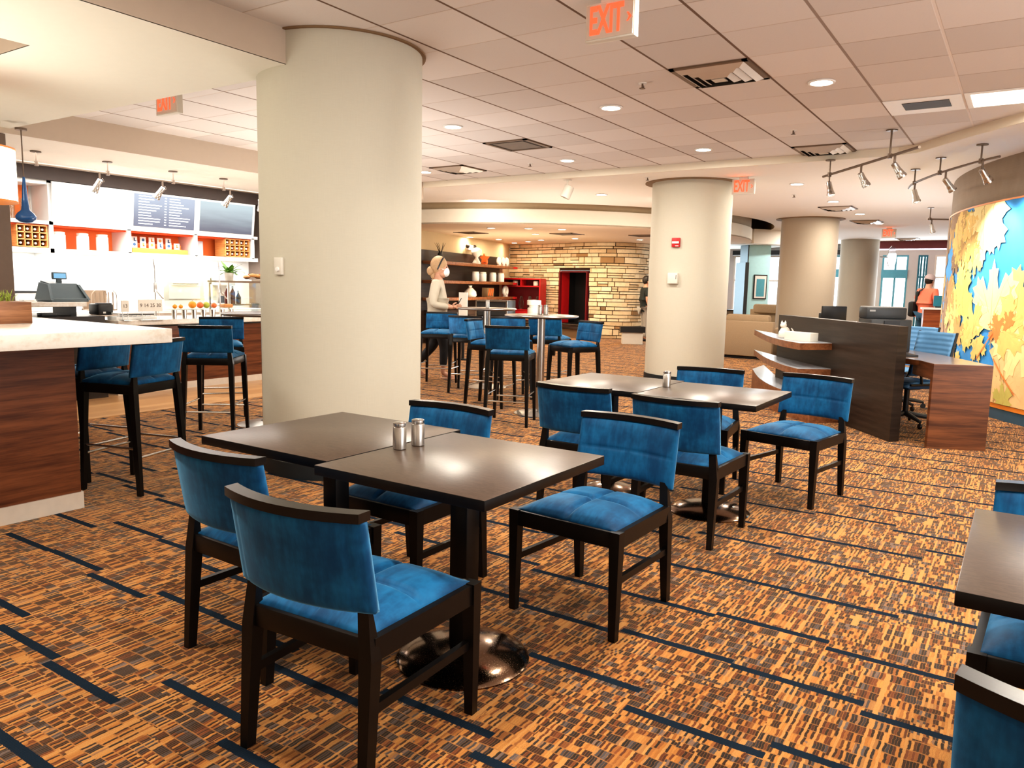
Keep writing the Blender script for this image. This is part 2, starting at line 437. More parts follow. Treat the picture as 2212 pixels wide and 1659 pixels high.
# ------------------------------------------------------------------ camera
H = 1.38
pitch, roll, yaw, fpx = .1279, .0215, .5846, 1661.0
cam = bpy.data.cameras.new('camera'); co = bpy.data.objects.new('camera', cam); COL.objects.link(co)
cam.sensor_width = 36; cam.lens = fpx / 2212 * 36; cam.clip_start = .05; cam.clip_end = 200
fw = Vector((-math.sin(yaw) * math.cos(pitch), math.cos(yaw) * math.cos(pitch), -math.sin(pitch)))
rt = Vector((math.cos(yaw), math.sin(yaw), 0)); up = rt.cross(fw)
r2 = rt * math.cos(roll) + up * math.sin(roll); u2 = -rt * math.sin(roll) + up * math.cos(roll)
co.matrix_world = Matrix(((r2.x, u2.x, -fw.x, 0), (r2.y, u2.y, -fw.y, 0), (r2.z, u2.z, -fw.z, H), (0, 0, 0, 1)))
S.camera = co
S.view_settings.view_transform = 'Standard'; S.view_settings.look = 'Medium High Contrast'
S.view_settings.exposure = 0.; S.view_settings.gamma = 1.
S.cycles.use_denoising = True; S.cycles.max_bounces = 7; S.cycles.diffuse_bounces = 4; S.cycles.glossy_bounces = 3
S.cycles.transparent_max_bounces = 10; S.cycles.sample_clamp_indirect = 6.; S.cycles.caustics_reflective = False; S.cycles.caustics_refractive = False
w = bpy.data.worlds.new('World'); S.world = w; w.use_nodes = True
bgn = w.node_tree.nodes['Background']; bgn.inputs[0].default_value = (.86, .94, 1.0, 1); bgn.inputs[1].default_value = 3.2

# ------------------------------------------------------------------ setting
CH, CL = 3.013, 2.925           # tiled ceiling, plaster ceiling
edge = [(-8.36, 9.88), (-5., 9.88), (-1.9, 9.86), (-1.35, 9.83), (-1.137, 9.72), (-.83, 9.29), (-.536, 8.895), (-.168, 8.458), (.6, 7.75), (1.8, 7.0), (3.5, 6.4), (6.5, 6.1)]
b = B(); b.prism([(-15, -5), (8, -5), (8, 29), (-15, 29)], -.06, 0); struct(b.done('floor', M['carpet'], auto=0))
b = B(); b.prism([(-10.8, -3), (-7.46, -3), (-7.46, 8.3), (-10.8, 8.3)], .0005, .006); struct(b.done('floor_bistro', M['plank'], auto=0))
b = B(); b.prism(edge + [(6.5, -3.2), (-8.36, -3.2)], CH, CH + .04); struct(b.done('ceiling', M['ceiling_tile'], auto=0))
b = B()
b.strip([(x, y, CL) for x, y in edge], [(x, y, CH + .03) for x, y in edge])
b.strip([(x + .0, y + .03, CL) for x, y in edge], [(x, y, CL) for x, y in edge])
struct(b.done('trim_1', M['fascia'], auto=0))
dc, dr = (-11.1, 17.72), 5.56
ring = lambda c, r, n, a0=0., a1=2 * PI: [(c[0] + r * math.cos(a0 + (a1 - a0) * k / n), c[1] + r * math.sin(a0 + (a1 - a0) * k / n)) for k in range(n)]
hole = ring((-11.3, 17.76), 6.25, 72)
b = B(); b.prism([(-17.8, 9.88)] + [(x, y + .03) for x, y in edge] + [(8, 29), (-17.8, 29)], CL, CL + .03, [hole]); struct(b.done('ceiling_lobby', M['plaster'], auto=0))
b = B(); b.strip([(*p, CL) for p in hole + hole[:1]], [(*p, 3.25) for p in hole + hole[:1]]); b.prism(ring((-11.3, 17.76), 6.3, 72), 3.25, 3.3); struct(b.done('ceiling_cove', M['cove_paint'], auto=50))
d0 = ring(dc, dr, 96)
b = B(); b.strip([(*p, 2.57) for p in d0 + d0[:1]], [(*p, 2.865) for p in d0 + d0[:1]]); struct(b.done('trim_2', M['cream'], auto=50))
b = B(); d1 = ring(dc, dr - .03, 96); b.strip([(*p, 2.865) for p in d1 + d1[:1]], [(*p, 3.25) for p in d1 + d1[:1]]); b.prism(d0, 2.86, 2.868, [d1]); struct(b.done('trim_3', M['cove_paint'], auto=50))
b = B(); b.prism(d0, 2.57, 2.60); struct(b.done('ceiling_lounge', M['lobby_ceiling'], auto=0))
# bar soffit with its raised tray, bistro soffit
SX, SY, SZ = -4.186, 3.708, 2.784
b = B(); b.mi = 0
b.prism([(-8.36, -3.2), (SX, -3.2), (SX, SY), (-8.36, SY)], SZ, SZ + .004, [[(-7.9, -2.0), (-5.26, -2.0), (-5.26, 2.475), (-7.9, 2.475)]])
b.mi = 1
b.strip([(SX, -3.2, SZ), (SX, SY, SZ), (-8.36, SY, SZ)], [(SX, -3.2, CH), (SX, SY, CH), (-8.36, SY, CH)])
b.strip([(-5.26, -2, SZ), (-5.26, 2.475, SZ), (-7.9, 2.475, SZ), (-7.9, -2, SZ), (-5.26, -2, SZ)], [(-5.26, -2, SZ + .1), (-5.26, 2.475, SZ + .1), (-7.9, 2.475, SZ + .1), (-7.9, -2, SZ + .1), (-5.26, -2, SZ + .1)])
b.prism([(-7.9, -2.0), (-5.26, -2.0), (-5.26, 2.475), (-7.9, 2.475)], SZ + .1, SZ + .104)
struct(b.done('ceiling_bar_soffit', [M['soffit_under'], M['soffit_face']], auto=0))
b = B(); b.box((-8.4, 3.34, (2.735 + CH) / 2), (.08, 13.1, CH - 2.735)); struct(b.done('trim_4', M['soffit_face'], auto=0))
b = B(); b.prism([(-10.85, -3.2), (-8.37, -3.2), (-8.37, 9.88), (-10.85, 9.88)], 2.735, 2.76); struct(b.done('ceiling_bistro', M['plaster'], auto=0))
# walls
b = B(); b.box((-10.8, 3.2, 1.37), (.08, 12.4, 2.74)); struct(b.done('wall_bistro', M['white_tile'], auto=0))
b = B(); b.box((-8.47, .24, 1.37), (.14, 6.88, 2.72)); struct(b.done('wall_left', M['taupe'], auto=0))
b = B(); b.box((-9.95, 8.34, 1.37), (1.62, .1, 2.72)); struct(b.done('wall_bistro_end', M['taupe'], auto=0))
wl = [(-11.15, 11.4), (-12.53, 18.26)]
wd = Vector((wl[1][0] - wl[0][0], wl[1][1] - wl[0][1])).normalized(); wn = Vector((wd.y, -wd.x))      # wn points into the room
b = B(); b.hexa([(*p, 0) for p in (wl[0], wl[1], (wl[1][0] - .1, wl[1][1]), (wl[0][0] - .1, wl[0][1]))] + [(*p, 2.575) for p in (wl[0], wl[1], (wl[1][0] - .1, wl[1][1]), (wl[0][0] - .1, wl[0][1]))]); struct(b.done('wall_lounge', M['lobby_wall'], auto=0))
b = B(); b.strip([(-12.53, 18.26, 0), (-13.05, 19.45, 0)], [(-12.53, 18.26, 2.575), (-13.05, 19.45, 2.575)]); b.strip([(-12.53, 18.26, 0), (-12.6, 18.26, 0)], [(-12.53, 18.26, 2.575), (-12.6, 18.26, 2.575)]); struct(b.done('wall_lounge_return', M['lobby_wall'], auto=0))
b = B(); b.strip([(-10.8, 8.3, 0), (-11.15, 11.4, 0)], [(-10.8, 8.3, 2.95), (-11.15, 11.4, 2.95)]); struct(b.done('wall_passage', M['lobby_wall'], auto=0))
b = B(); b.strip([(-17.8, 9.9, 0), (-17.8, 27.3, 0), (-9.05, 27.3, 0)], [(-17.8, 9.9, 2.95), (-17.8, 27.3, 2.95), (-9.05, 27.3, 2.95)]); struct(b.done('wall_far_left', M['back_wall'], auto=0))
b = B(); b.box((-1., -3.26, 1.5), (15.2, .1, 3.1)); struct(b.done('wall_front', M['cream'], auto=0))
b = B(); b.box((6.56, 1.6, 1.5), (.1, 9.8, 3.1)); b.box((8., 17.5, 1.5), (.1, 23, 3.1)); struct(b.done('wall_side', M['cream'], auto=0))
# window wall at the far end (y = 27.3)
WY = 27.3
def wall_piece(name, x0, x1, z0, z1, mat, y=WY, t=.14): b = B(); b.box(((x0 + x1) / 2, y + t / 2, (z0 + z1) / 2), (x1 - x0, t, z1 - z0)); return struct(b.done(name, M[mat], auto=0))
wall_piece('wall_back', -9.05, 3., 2.58, 2.93, 'back_wall'); wall_piece('wall_back', -9.05, 3., 0, .22, 'back_wall')
for x0, x1 in ((-9.05, -8.75), (-5.75, -5.45), (-5.0, -3.95), (-3.2, -2.93), (-2.66, -2.47)): wall_piece('wall_back', x0, x1, .22, 2.58, 'back_wall')
def window(n, x0, x1, z0, z1, mat, mull_x=(), mull_z=(), head=None, y=WY, f=.05):
    b = B()
    for x in (x0 + f / 2, x1 - f / 2, *mull_x): b.box((x, y + .03, (z0 + z1) / 2), (f, .07, z1 - z0))
    for z in (z0 + f / 2, z1 - f / 2, *mull_z): b.box(((x0 + x1) / 2, y + .03, z), (x1 - x0, .06, f))
    if head: b.box(((x0 + x1) / 2, y + .0, (head[0] + head[1]) / 2), (x1 - x0, .12, head[1] - head[0]))
    o = struct(b.done(n, M[mat], auto=0))
    g = B(); g.box(((x0 + x1) / 2, y + .05, (z0 + z1) / 2), (x1 - x0 - f, .01, z1 - z0 - f)); g.done('pane', M['glass'], o, auto=0)
    return o
window('window_1', -8.75, -5.75, .22, 2.58, 'offwhite', (-7.9, -6.9), (1.72,))
window('window_2', -5.45, -5.0, .22, 2.58, 'teal_light', (), (2.1,), (1.87, 2.13))
window('window_3', -3.95, -3.2, .22, 2.58, 'teal_light', (-3.56,), (2.1,), (1.86, 2.12))
window('window_4', -2.93, -2.66, .22, 2.58, 'teal', (-2.84, -2.75), (1.9,))
window('window_5', -2.47, -1.0, .22, 2.58, 'offwhite', (-2.0,), (1.9,))
b = B(); b.box((-3.0, 26.1, 2.81), (2.5, .9, .22)); struct(b.done('trim_5', M['maroon'], auto=0))
b = B(); b.prism([(-7.6, 20.2), (-5.9, 19.9), (-5.1, 20.9), (-6.4, 22.5), (-7.6, 22.5)], 2.56, CL); struct(b.done('trim_8', M['plaster'], auto=0))
b = B(); b.box((-6.6, 27.1, 2.66), (4.2, .3, .16)); struct(b.done('trim_6', M['black'], auto=0))
# ground outside
b = B(); b.prism([(-30, 27.6), (12, 27.6), (12, 60), (-30, 60)], -.1, -.05); struct(b.done('ground', M['white'], auto=0))

# columns
def column(n, c, r, mat, top, basez=.11, ringr=None):
    t = bpy.data.objects.new('column_%d' % n, None); COL.objects.link(t); t.location = (c[0], c[1], 0); struct(t)
    b = B(); b.lathe([(r, basez), (r, top)], seg=72); b.done('shaft', M[mat], t)
    b = B(); b.lathe([(r + .012, 0), (r + .012, basez)], seg=72); b.done('baseboard', M['base_dark'], t)
    if ringr: b = B(); b.lathe([(r, top - .012), (ringr, top - .012), (ringr, top - .001), (r, top - .001)], seg=72); b.done('ceiling_ring', M['cove_brown'], t)
    return t
column(1, (-4.276, 4.131), .585, 'column_cloth', CH, ringr=.61)
column(2, (-4.256, 11.156), .585, 'column_cloth', CL, ringr=.69)
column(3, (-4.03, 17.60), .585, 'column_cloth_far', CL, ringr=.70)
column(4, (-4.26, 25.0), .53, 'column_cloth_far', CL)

# curved mural wall
mc, mr = Vector((4.788, 13.187)), 5.805
def mw(a, z, off=0.): return (mc.x - (mr + off) * math.cos(a), mc.y - (mr + off) * math.sin(a), z)
angs = [R(-40 + 120 * k / 80) for k in range(81)]
b = B(); b.strip([mw(a, .15) for a in angs], [mw(a, CL) for a in angs]); struct(b.done('wall_right', M['mural_cloth'], auto=60))
b = B(); b.strip([mw(a, 0, .012) for a in angs], [mw(a, .15, .012) for a in angs]); struct(b.done('baseboard_right', M['blue_base'], auto=60))
# ------------------------------------------------------------------ dining chairs
def clampu(u): return max(-1., min(1., u))
def quilt(u, v, cu=.5, cv=.5, w=.024):
    """pillow height for a cushion with one stitched cross"""
    p = (1 - abs(2 * u - 1) ** 5) * (1 - abs(2 * v - 1) ** 5)
    s = 0.
    if cu is not None: s = max(s, math.exp(-((u - cu) / w) ** 2))
    if cv is not None: s = max(s, math.exp(-((v - cv) / w) ** 2))
    return p * (1 - .52 * s)
def back_panel(w0, w1, z0, z1, y0, y1, bow, th, puff, quilted=True):
    def base(u, v, d):
        x = (2 * u - 1) * (w0 + (w1 - w0) * v) / 2
        y = y0 + (y1 - y0) * v - bow * (1 - (2 * u - 1) ** 2)
        return x, y + d, z0 + (z1 - z0) * v
    e = lambda u, v: (1 - abs(2 * u - 1) ** 12) * (1 - abs(2 * v - 1) ** 12)
    def fr(u, v): return base(u, v, th * .5 * (.55 + .45 * e(u, v)) + puff * quilt(u, v))
    def bk(u, v):
        seam = .0025 * (math.exp(-((u - .085) / .012) ** 2) + math.exp(-((u - .915) / .012) ** 2))
        return base(u, v, -th * .5 * (.55 + .45 * e(u, v)) + seam)
    b = B(); b.slab(fr, bk, 56, 36); return b
def seat_cushion(wf, wb, d, z0, z1, puff):
    def xy(u, v):
        w = wb + (wf - wb) * v
        return (2 * u - 1) * w / 2, -d / 2 + d * v
    def top(u, v): x, y = xy(u, v); return x, y, z1 + puff * quilt(u, v)
    def bot(u, v): x, y = xy(u, v); return x, y, z0
    b = B(); b.slab(top, bot, 44, 44); return b

def make_chair(label):
    t = thing('dining_chair', label, 'chair')
    # rear legs stand at y=-.235, front legs at y=+.235
    seat_cushion(.47, .43, .47, .425, .443, .047).done('seat', M['velvet'], t, auto=0)
    b = B(); z = .408; h = .066
    b.box((0, .235, z), (.49, .03, h), bev=.004); b.box((0, -.235, z), (.45, .03, h), bev=.004)
    for s in (-1, 1): b.hexa([(s * .257, .235, z - h / 2), (s * .229, .235, z - h / 2), (s * .211, -.235, z - h / 2), (s * .239, -.235, z - h / 2), (s * .257, .235, z + h / 2), (s * .229, .235, z + h / 2), (s * .211, -.235, z + h / 2), (s * .239, -.235, z + h / 2)])
    b.done('seat_frame', M['black_wood'], t)
    for s in (-1, 1):
        b = B(); b.bar((s * .244, .236, 0), (s * .242, .234, .443), .030, .030, .046, .044); b.done('leg', M['black_wood'], t)
        b = B(); b.bar((s * .226, -.262, 0), (s * .222, -.236, .38), .028, .034, .044, .044); b.bar((s * .222, -.236, .38), (s * .205, -.240, .540), .044, .044, .036, .012); b.done('leg', M['black_wood'], t)
        b = B(); b.bar((s * .236, .235, .235), (s * .2255, -.245, .235), .001, .001)
        b.bm.clear(); b.hexa([(s * .246, .23, .222), (s * .226, .23, .222), (s * .214, -.245, .222), (s * .234, -.245, .222), (s * .246, .23, .25), (s * .226, .23, .25), (s * .214, -.245, .25), (s * .234, -.245, .25)]); b.done('stretcher', M['black_wood'], t)
    back_panel(.494, .488, .516, .775, -.236, -.282, .052, .036, .012).done('backrest', M['velvet'], t, auto=0)
    def rail(u, v, side):
        x = (2 * u - 1) * .245; y = -.284 - .052 * (1 - (2 * u - 1) ** 2)
        return x, y + (v - .5) * .046, .775 + (.026 if side else 0.)
    b = B(); b.slab(lambda u, v: rail(u, v, 1), lambda u, v: rail(u, v, 0), 30, 1); b.done('top_rail', M['black_rail'], t, auto=30)
    return t
def at_rear(rear_mid, f):          # chair centre from the middle of its rear legs and the way it faces
    f = Vector(f).normalized(); c = Vector(rear_mid) + f * .25; return (c.x, c.y, 0), face(f.x, f.y)
GRP = 'blue velvet dining chairs around the low tables'
chairs = [
    ((-1.595, 1.39), (-.07, 1), 'frontmost blue velvet dining chair, back to the viewer, at the front table pair'),
    ((-2.29, 1.645), (.02, 1), 'blue velvet dining chair directly behind and left of the frontmost chair, back to the viewer'),
    ((-2.27, 2.86), (-.01, -1), 'blue velvet dining chair on the pillar side of the front table pair, facing the viewer'),
    ((-1.45, 3.125), (-.06, -1), 'blue velvet dining chair right of the front table pair, facing the viewer with quilted back'),
    ((-2.19, 4.0), (.0, 1), 'blue velvet dining chair, back to the viewer, left half of the second table pair'),
    ((-1.52, 3.915), (.0, 1), 'blue velvet dining chair, back to the viewer, right half of the second table pair'),
    ((-1.17, 5.575), (-.21, -.98), 'blue velvet dining chair pulled out facing the viewer before the dark desk screen'),
    ((-1.9, 5.5), (.1, -1), 'blue velvet dining chair beyond the second table pair, only its back top showing'),
    ((.215, 2.79), (.0, -1), 'blue velvet dining chair tucked under the right-hand table, facing it from the far side'),
    ((.21, 1.335), (.15, 1), 'blue velvet dining chair in the bottom right corner, dark back to the viewer')]
c0 = None
for rm, f, lab in chairs:
    loc, rz = at_rear(rm, f)
    if c0 is None: c0 = make_chair(lab); c0.location = loc; c0.rotation_euler = (0, 0, rz); c0['group'] = GRP
    else: dup(c0, loc, rz, lab, GRP)

# ------------------------------------------------------------------ dining tables
def make_table(label, sx, sy):
    t = thing('dining_table', label, 'table')
    b = B(); b.box((0, 0, .7325), (sx, sy, .035), bev=.0025)
    for f in b.bm.faces:
        f.normal_update(); f.material_index = 0 if f.normal.z > .5 else 1
    b.done('tabletop', [M['laminate'], M['black_wood']], t)
    b = B(); b.box((0, 0, .385), (.078, .078, .66), bev=.006); b.box((0, 0, .70), (.30, .30, .028), bev=.004); b.done('pedestal', M['black_wood'], t)
    b = B(); b.lathe([(.245, 0), (.247, .006), (.235, .016), (.19, .034), (.12, .05), (.06, .058), (0, .06)], seg=56); b.done('base', M['bronze'], t, auto=50)
    return t
TG = 'dark square café tables pushed together in pairs'
t0 = make_table('dark wood café table of the front pair, right half with polished round base in view', .725, .775)
t0.location = (-1.634, 2.177, 0); t0['group'] = TG
def small_base(t, k):
    for c in t.children:
        if c.name.startswith('base'): c.scale = (k, k, 1)
small_base(dup(t0, (-2.367, 2.243, 0), 0, 'dark wood café table of the front pair, left half in front of the big pillar', TG), .68)
dup(t0, (-1.545, 4.605, 0), 0, 'dark wood café table of the second pair, right half near the desk screen', TG)
small_base(dup(t0, (-2.278, 4.66, 0), 0, 'dark wood café table of the second pair, left half near the high round tables', TG), .8)
small_base(dup(t0, (.29, 2.24, 0), 0, 'dark wood café table cut off by the right edge, catching pale daylight', TG), .58)

def make_shaker(label, loc):
    t = thing('salt_shaker', label, 'shaker', loc, 0, 'steel salt and pepper shakers on the tables')
    b = B(); b.lathe([(.0235, 0), (.0255, .002), (.0255, .084), (.0235, .087)], seg=28); b.done('body', M['brushed'], t)
    b = B(); b.lathe([(.0245, .0872), (.0252, .090), (.0245, .101), (.019, .104), (0, .1045)], seg=28); b.done('cap', M['steel'], t)
    return t
sh0 = make_shaker('steel shaker on the front table pair, the left and nearer of the two', (-1.945, 2.17, .7501))
dup(sh0, (-1.935, 2.265, .7501), 0, 'steel shaker on the front table pair, the right and farther of the two')
dup(sh0, (-1.885, 4.655, .7501), 0, 'single steel shaker at the seam of the second table pair')

# ------------------------------------------------------------------ bar stools
def make_stool(label):
    t = thing('bar_stool', label, 'bar stool')
    seat_cushion(.405, .385, .40, .70, .722, .040).done('seat', M['velvet'], t, auto=0)
    b = B(); z = .675; h = .06
    for s in (-1, 1): b.box((0, s * .193, z), (.40, .028, h), bev=.003); b.box((s * .196, 0, z), (.028, .40, h), bev=.003)
    b.done('seat_frame', M['black_wood'], t)
    for s in (-1, 1):
        b = B(); b.bar((s * .212, .215, 0), (s * .194, .19, .705), .026, .026, .042, .040); b.done('leg', M['black_wood'], t)
        b = B(); b.bar((s * .212, -.235, 0), (s * .194, -.195, .66), .026, .030, .042, .042); b.bar((s * .194, -.195, .66), (s * .183, -.199, .770), .042, .042, .032, .012); b.done('leg', M['black_wood'], t)
    back_panel(.436, .436, .755, .965, -.195, -.232, .028, .036, .010).done('backrest', M['velvet'], t, auto=0)
    def rail(u, v, side):
        x = (2 * u - 1) * .2195; y = -.234 - .028 * (1 - (2 * u - 1) ** 2)
        return x, y + (v - .5) * .042, .965 + (.022 if side else 0.)
    b = B(); b.slab(lambda u, v: rail(u, v, 1), lambda u, v: rail(u, v, 0), 20, 1); b.done('top_rail', M['black_rail'], t, auto=30)
    for s in (-1, 1):
        b = B(); b.tube([(s * .204, .203, .30), (s * .2045, -.217, .30)], .008, 8); b.done('footrest', M['steel'], t)
        b = B(); b.tube([(-.205, s * .21 - .004, .24), (.205, s * .21 - .004, .24)], .008, 8); b.done('footrest', M['steel'], t)
    return t
SG = 'blue velvet bar stools with black legs'
stools = [
    ((-4.86, 2.80), (-.957, -.29), 'blue velvet bar stool nearest the viewer at the white bar counter, legs fully in view'),
    ((-5.44, 2.775), (-.957, -.29), 'blue velvet bar stool behind the stool at the bar corner, half hidden by the counter'),
    ((-5.90, 4.17), (-.61, .79), 'blue velvet bar stool left of the big pillar, back to the viewer'),
    ((-6.80, 4.89), (.8, -.6), 'blue velvet bar stool beyond the high table left of the big pillar, facing that table'),
    ((-6.67, 8.22), (.45, -.89), 'blue velvet bar stool in front of the walking woman, facing the viewer'),
    ((-5.93, 7.96), (-.36, .93), 'blue velvet bar stool second from the big pillar, back turned, at far high table'),
    ((-5.05, 7.20), (.975, .22), 'blue velvet bar stool seen edge-on left of the near high table'),
    ((-4.25, 6.40), (-.38, .93), 'blue velvet bar stool with broad dark back turned, in front of near high table'),
    ((-5.22, 7.86), (.72, -.69), 'blue velvet bar stool behind the near high table, only its quilted top showing'),
    ((-5.06, 8.52), (-.2, .98), 'blue velvet bar stool behind the post of the near high table'),
    ((-4.27, 7.72), (-.42, -.91), 'blue velvet bar stool right of the near high table, before the stone wall')]
s0 = None
for (x, y), f, lab in stools:
    if s0 is None: s0 = make_stool(lab); s0.location = (x, y, 0); s0.rotation_euler = (0, 0, face(*f)); s0['group'] = SG
    else: dup(s0, (x, y, 0), face(*f), lab, SG)
def make_high(label, loc):
    t = thing('high_table', label, 'bar table', loc, 0, 'round dark high tables on steel posts')
    b = B(); b.lathe([(0, 1.043), (.375, 1.043), (.392, 1.052), (.395, 1.058), (.392, 1.066), (.385, 1.07), (0, 1.07)], seg=56); b.done('tabletop', M['laminate'], t)
    b = B(); b.lathe([(.3955, 1.054), (.3975, 1.056), (.3975, 1.065), (.3955, 1.067)], seg=56); b.done('edge_band', M['brushed'], t)
    b = B(); b.lathe([(.042, .02), (.042, 1.03), (.16, 1.034), (.16, 1.043)], seg=28); b.done('post', M['brushed'], t)
    b = B(); b.lathe([(.275, 0), (.277, .006), (.25, .014), (.12, .026), (.06, .034), (.05, .05)], seg=48); b.done('base', M['brushed'], t, auto=50)
    return t
h0 = make_high('round high table in the middle with a shaker pair on top, the nearer of two', (-4.31, 7.06, 0))
dup(h0, (-6.02, 8.45, 0), 0, 'round high table farther back by the dark shelving, the farther of two')
dup(h0, (-6.0, 4.80, 0), 0, 'round high table half hidden by the left edge of the big pillar')
dup(sh0, (-4.40, 7.17, 1.0702), 0, 'steel shaker on the nearer high table, the left of the pair')
dup(sh0, (-4.345, 7.20, 1.0702), 0, 'steel shaker on the nearer high table, the right of the pair')
dup(sh0, (-5.99, 8.42, 1.0702), 0, 'steel shaker alone on the farther high table')
dup(sh0, (-5.70, 4.55, 1.0702), 0, 'steel shaker on the high table beside the pillar')
# ------------------------------------------------------------------ bar counter
t = thing('bar_counter', 'walnut bar counter with thick white stone top at the left edge', 'bar counter', (-4.606, 2.316, 0))
b = B(); b.box((-1.2, -1.7, .55), (2.4, 3.4, .90)); b.done('front_panel', M['walnut'], t)
b = B(); b.box((-1.2, -1.7, .051), (2.42, 3.42, .10)); b.done('kick_plate', M['kick_metal'], t)
b = B(); b.box((-1.49, -1.52, 1.0415), (3.82, 3.76, .083), bev=.004); b.done('countertop', M['quartz'], t)
t = thing('planter_box', 'walnut planter box with grass on the white bar counter', 'planter', (-5.42, 2.22, 1.0832))
b = B(); b.box((0, 0, .065), (.62, .22, .13), bev=.003); b.done('box', M['planter_wood'], t)
b = B()
for k in range(260):
    x, y = random.uniform(-.29, .12), random.uniform(-.09, .09); h = random.uniform(.03, .08)
    b.tube([(x, y, .125), (x + random.uniform(-.015, .015), y + random.uniform(-.015, .015), .125 + h * .6), (x + random.uniform(-.03, .03), y + random.uniform(-.03, .03), .125 + h)], [.003, .0026, .0006], 4, cap=False)
b.done('grass', M['grass'], t)
t = thing('coffee_cup', 'white lidded paper coffee cup behind the planter box, on the till ledge', 'cup', (-8.88, 3.80, 1.0902))
b = B(); b.lathe([(.036, 0), (.052, .148), (.0525, .150)], seg=24); b.done('cup', M['paper'], t)
b = B(); b.lathe([(.054, .148), (.055, .156), (.050, .160), (.047, .180), (.034, .181), (0, .178)], seg=24); b.done('lid', M['white'], t)
# hanging lamps over the bar
t = thing('pendant_lamp', 'large pleated cream drum pendant lamp cut off by the left edge', 'lamp', (-6.33, 2.5, 0))
b = B(); n = 72
pr = [(.30 + (.006 if k % 2 else -.004)) for k in range(n)]
for z0, z1 in ((1.90, 2.27),):
    p0 = [(pr[k % n] * math.cos(2 * PI * k / n), pr[k % n] * math.sin(2 * PI * k / n), z0) for k in range(n + 1)]
    b.strip(p0, [(x, y, z1) for x, y, _ in p0])
b.done('lamp_shade', M['shade'], t, auto=0)
for zr in (1.893, 2.265): b = B(); b.lathe([(.296, zr), (.309, zr), (.309, zr + .012), (.296, zr + .012)], seg=64); b.done('shade_ring', M['amber_trim'], t)
b = B(); b.tube([(0, 0, 2.27), (0, 0, SZ)], .008, 8); b.lathe([(.06, SZ - .02), (.06, SZ)], seg=20); b.tube([(-.3, 0, 2.27), (.3, 0, 2.27)], .005, 6); b.done('stem', M['tracksteel'], t)
t = thing('glass_pendant', 'slim blue glass drop pendant hanging beside the cream drum lamp', 'lamp', (-7.95, 3.62, 0))
b = B(); b.lathe([(0, 1.86), (.05, 1.872), (.085, 1.90), (.088, 1.925), (.07, 1.955), (.036, 1.985), (.026, 2.08), (.018, 2.20), (.010, 2.29), (0, 2.29)], seg=24); b.done('glass_drop', M['blue_glass'], t, auto=60)
b = B(); b.tube([(0, 0, 2.28), (0, 0, 2.735)], .006, 8); b.lathe([(.05, 2.715), (.05, 2.735)], seg=20); b.done('stem', M['tracksteel'], t)

# ------------------------------------------------------------------ bistro back wall: cabinet, boards
XB = -10.35
ys = [5.0, 6.02, 7.045, 8.06]
t = thing('wall_cabinet', 'long white open wall cabinet with orange insides under the menu boards', 'cabinet', (XB, 4.1, 0))
b = B(); yo = 4.1
b.box((-.2, 2.06, 1.69), (.42, 3.98, .055)); b.box((-.2, 2.06, 2.035), (.42, 3.98, .045)); b.box((-.2, .43, 2.53), (.42, .88, .05))
for y in [4.06] + ys: b.box((-.2, y - yo, 2.03 if y <= 5.0 else 1.865), (.42, .05, .72 if y > 5.0 else .72 if y < 4.5 else 1.0) if y <= 5.0 else (.42, .05, .32))
b.done('frame', M['white'], t)
b = B(); b.box((-.40, 2.06, 1.865), (.02, 3.9, .30)); b.box((-.40, .43, 2.3), (.02, .80, .42)); b.done('back', M['orange'], t)
b = B(); b.box((-.21, 2.06, 2.0), (.36, 3.9, .02)); b.done('top_lining', M['orange_dark'], t)
o = B(); o.box((0, 0, 0), (.34, 4.1, .17)); o = o.done('trim_7', M['header'], loc=(-10.45, 6.2, 2.64), auto=0); struct(o)
def menu_board(lab, y0, y1, kind):
    t = thing('menu_board', lab, 'menu board', (XB + .03, (y0 + y1) / 2, 2.30), 0, 'menu screens above the counter')
    rot = Matrix.Rotation(R(7), 4, 'Y')
    wd_, ht = y1 - y0, .50
    b = B(); b.box((0, 0, 0), (.03, wd_, ht), rot=rot); b.done('frame', M['white'], t)
    b = B(); b.box((.017, 0, 0), (.006, wd_ - .09, ht - .06), rot=rot); s = b.done('screen', M[kind], t)
    if kind == 'screen_grey':
        b = B(); rnd = random.Random(4)
        for k in range(11):
            z = .19 - k * .037
            for yc, mx in ((-.40, .36), (.06, .34)):
                L = rnd.uniform(.14, mx); b.box((.0245 + z * math.tan(R(7)), yc + L / 2, z), (.002, L, .011))
            b.box((.0245 + z * math.tan(R(7)), .0, z), (.002, .03, .011))
        b.done('menu_lines', M['ink_white'], s)
menu_board('menu screen glowing plain white, leftmost above the counter', 5.005, 6.03, 'screen_white')
menu_board('menu screen with rows of pale text, middle of the three', 6.032, 7.05, 'screen_grey')
menu_board('blank grey menu screen, rightmost beside the big pillar', 7.052, 8.07, 'screen_dark')
def jar(lab, loc, s=1., mat='white', lid='ceramic', grp=None, r=.05, h=.15, name='jar'):
    t = thing(name, lab, name.replace('_', ' '), loc, 0, grp)
    b = B(); b.lathe([(r * .9 * s, 0), (r * s, .01 * s), (r * s, h * .8 * s), (r * .86 * s, h * .86 * s)], seg=20); b.done('body', M[mat], t)
    b = B(); b.lathe([(r * .92 * s, h * .86 * s), (r * .94 * s, h * .97 * s), (r * .5 * s, h * s), (0, h * s)], seg=20); b.done('lid', M[lid], t)
    return t
for y, w_ in ((5.16, 'left'), (5.46, 'middle'), (5.72, 'right')):
    jar('white storage jar in the orange cabinet bay, %s of three' % w_, (XB - .14, y, 1.7178), 1.5, grp='white jars in the orange bay')
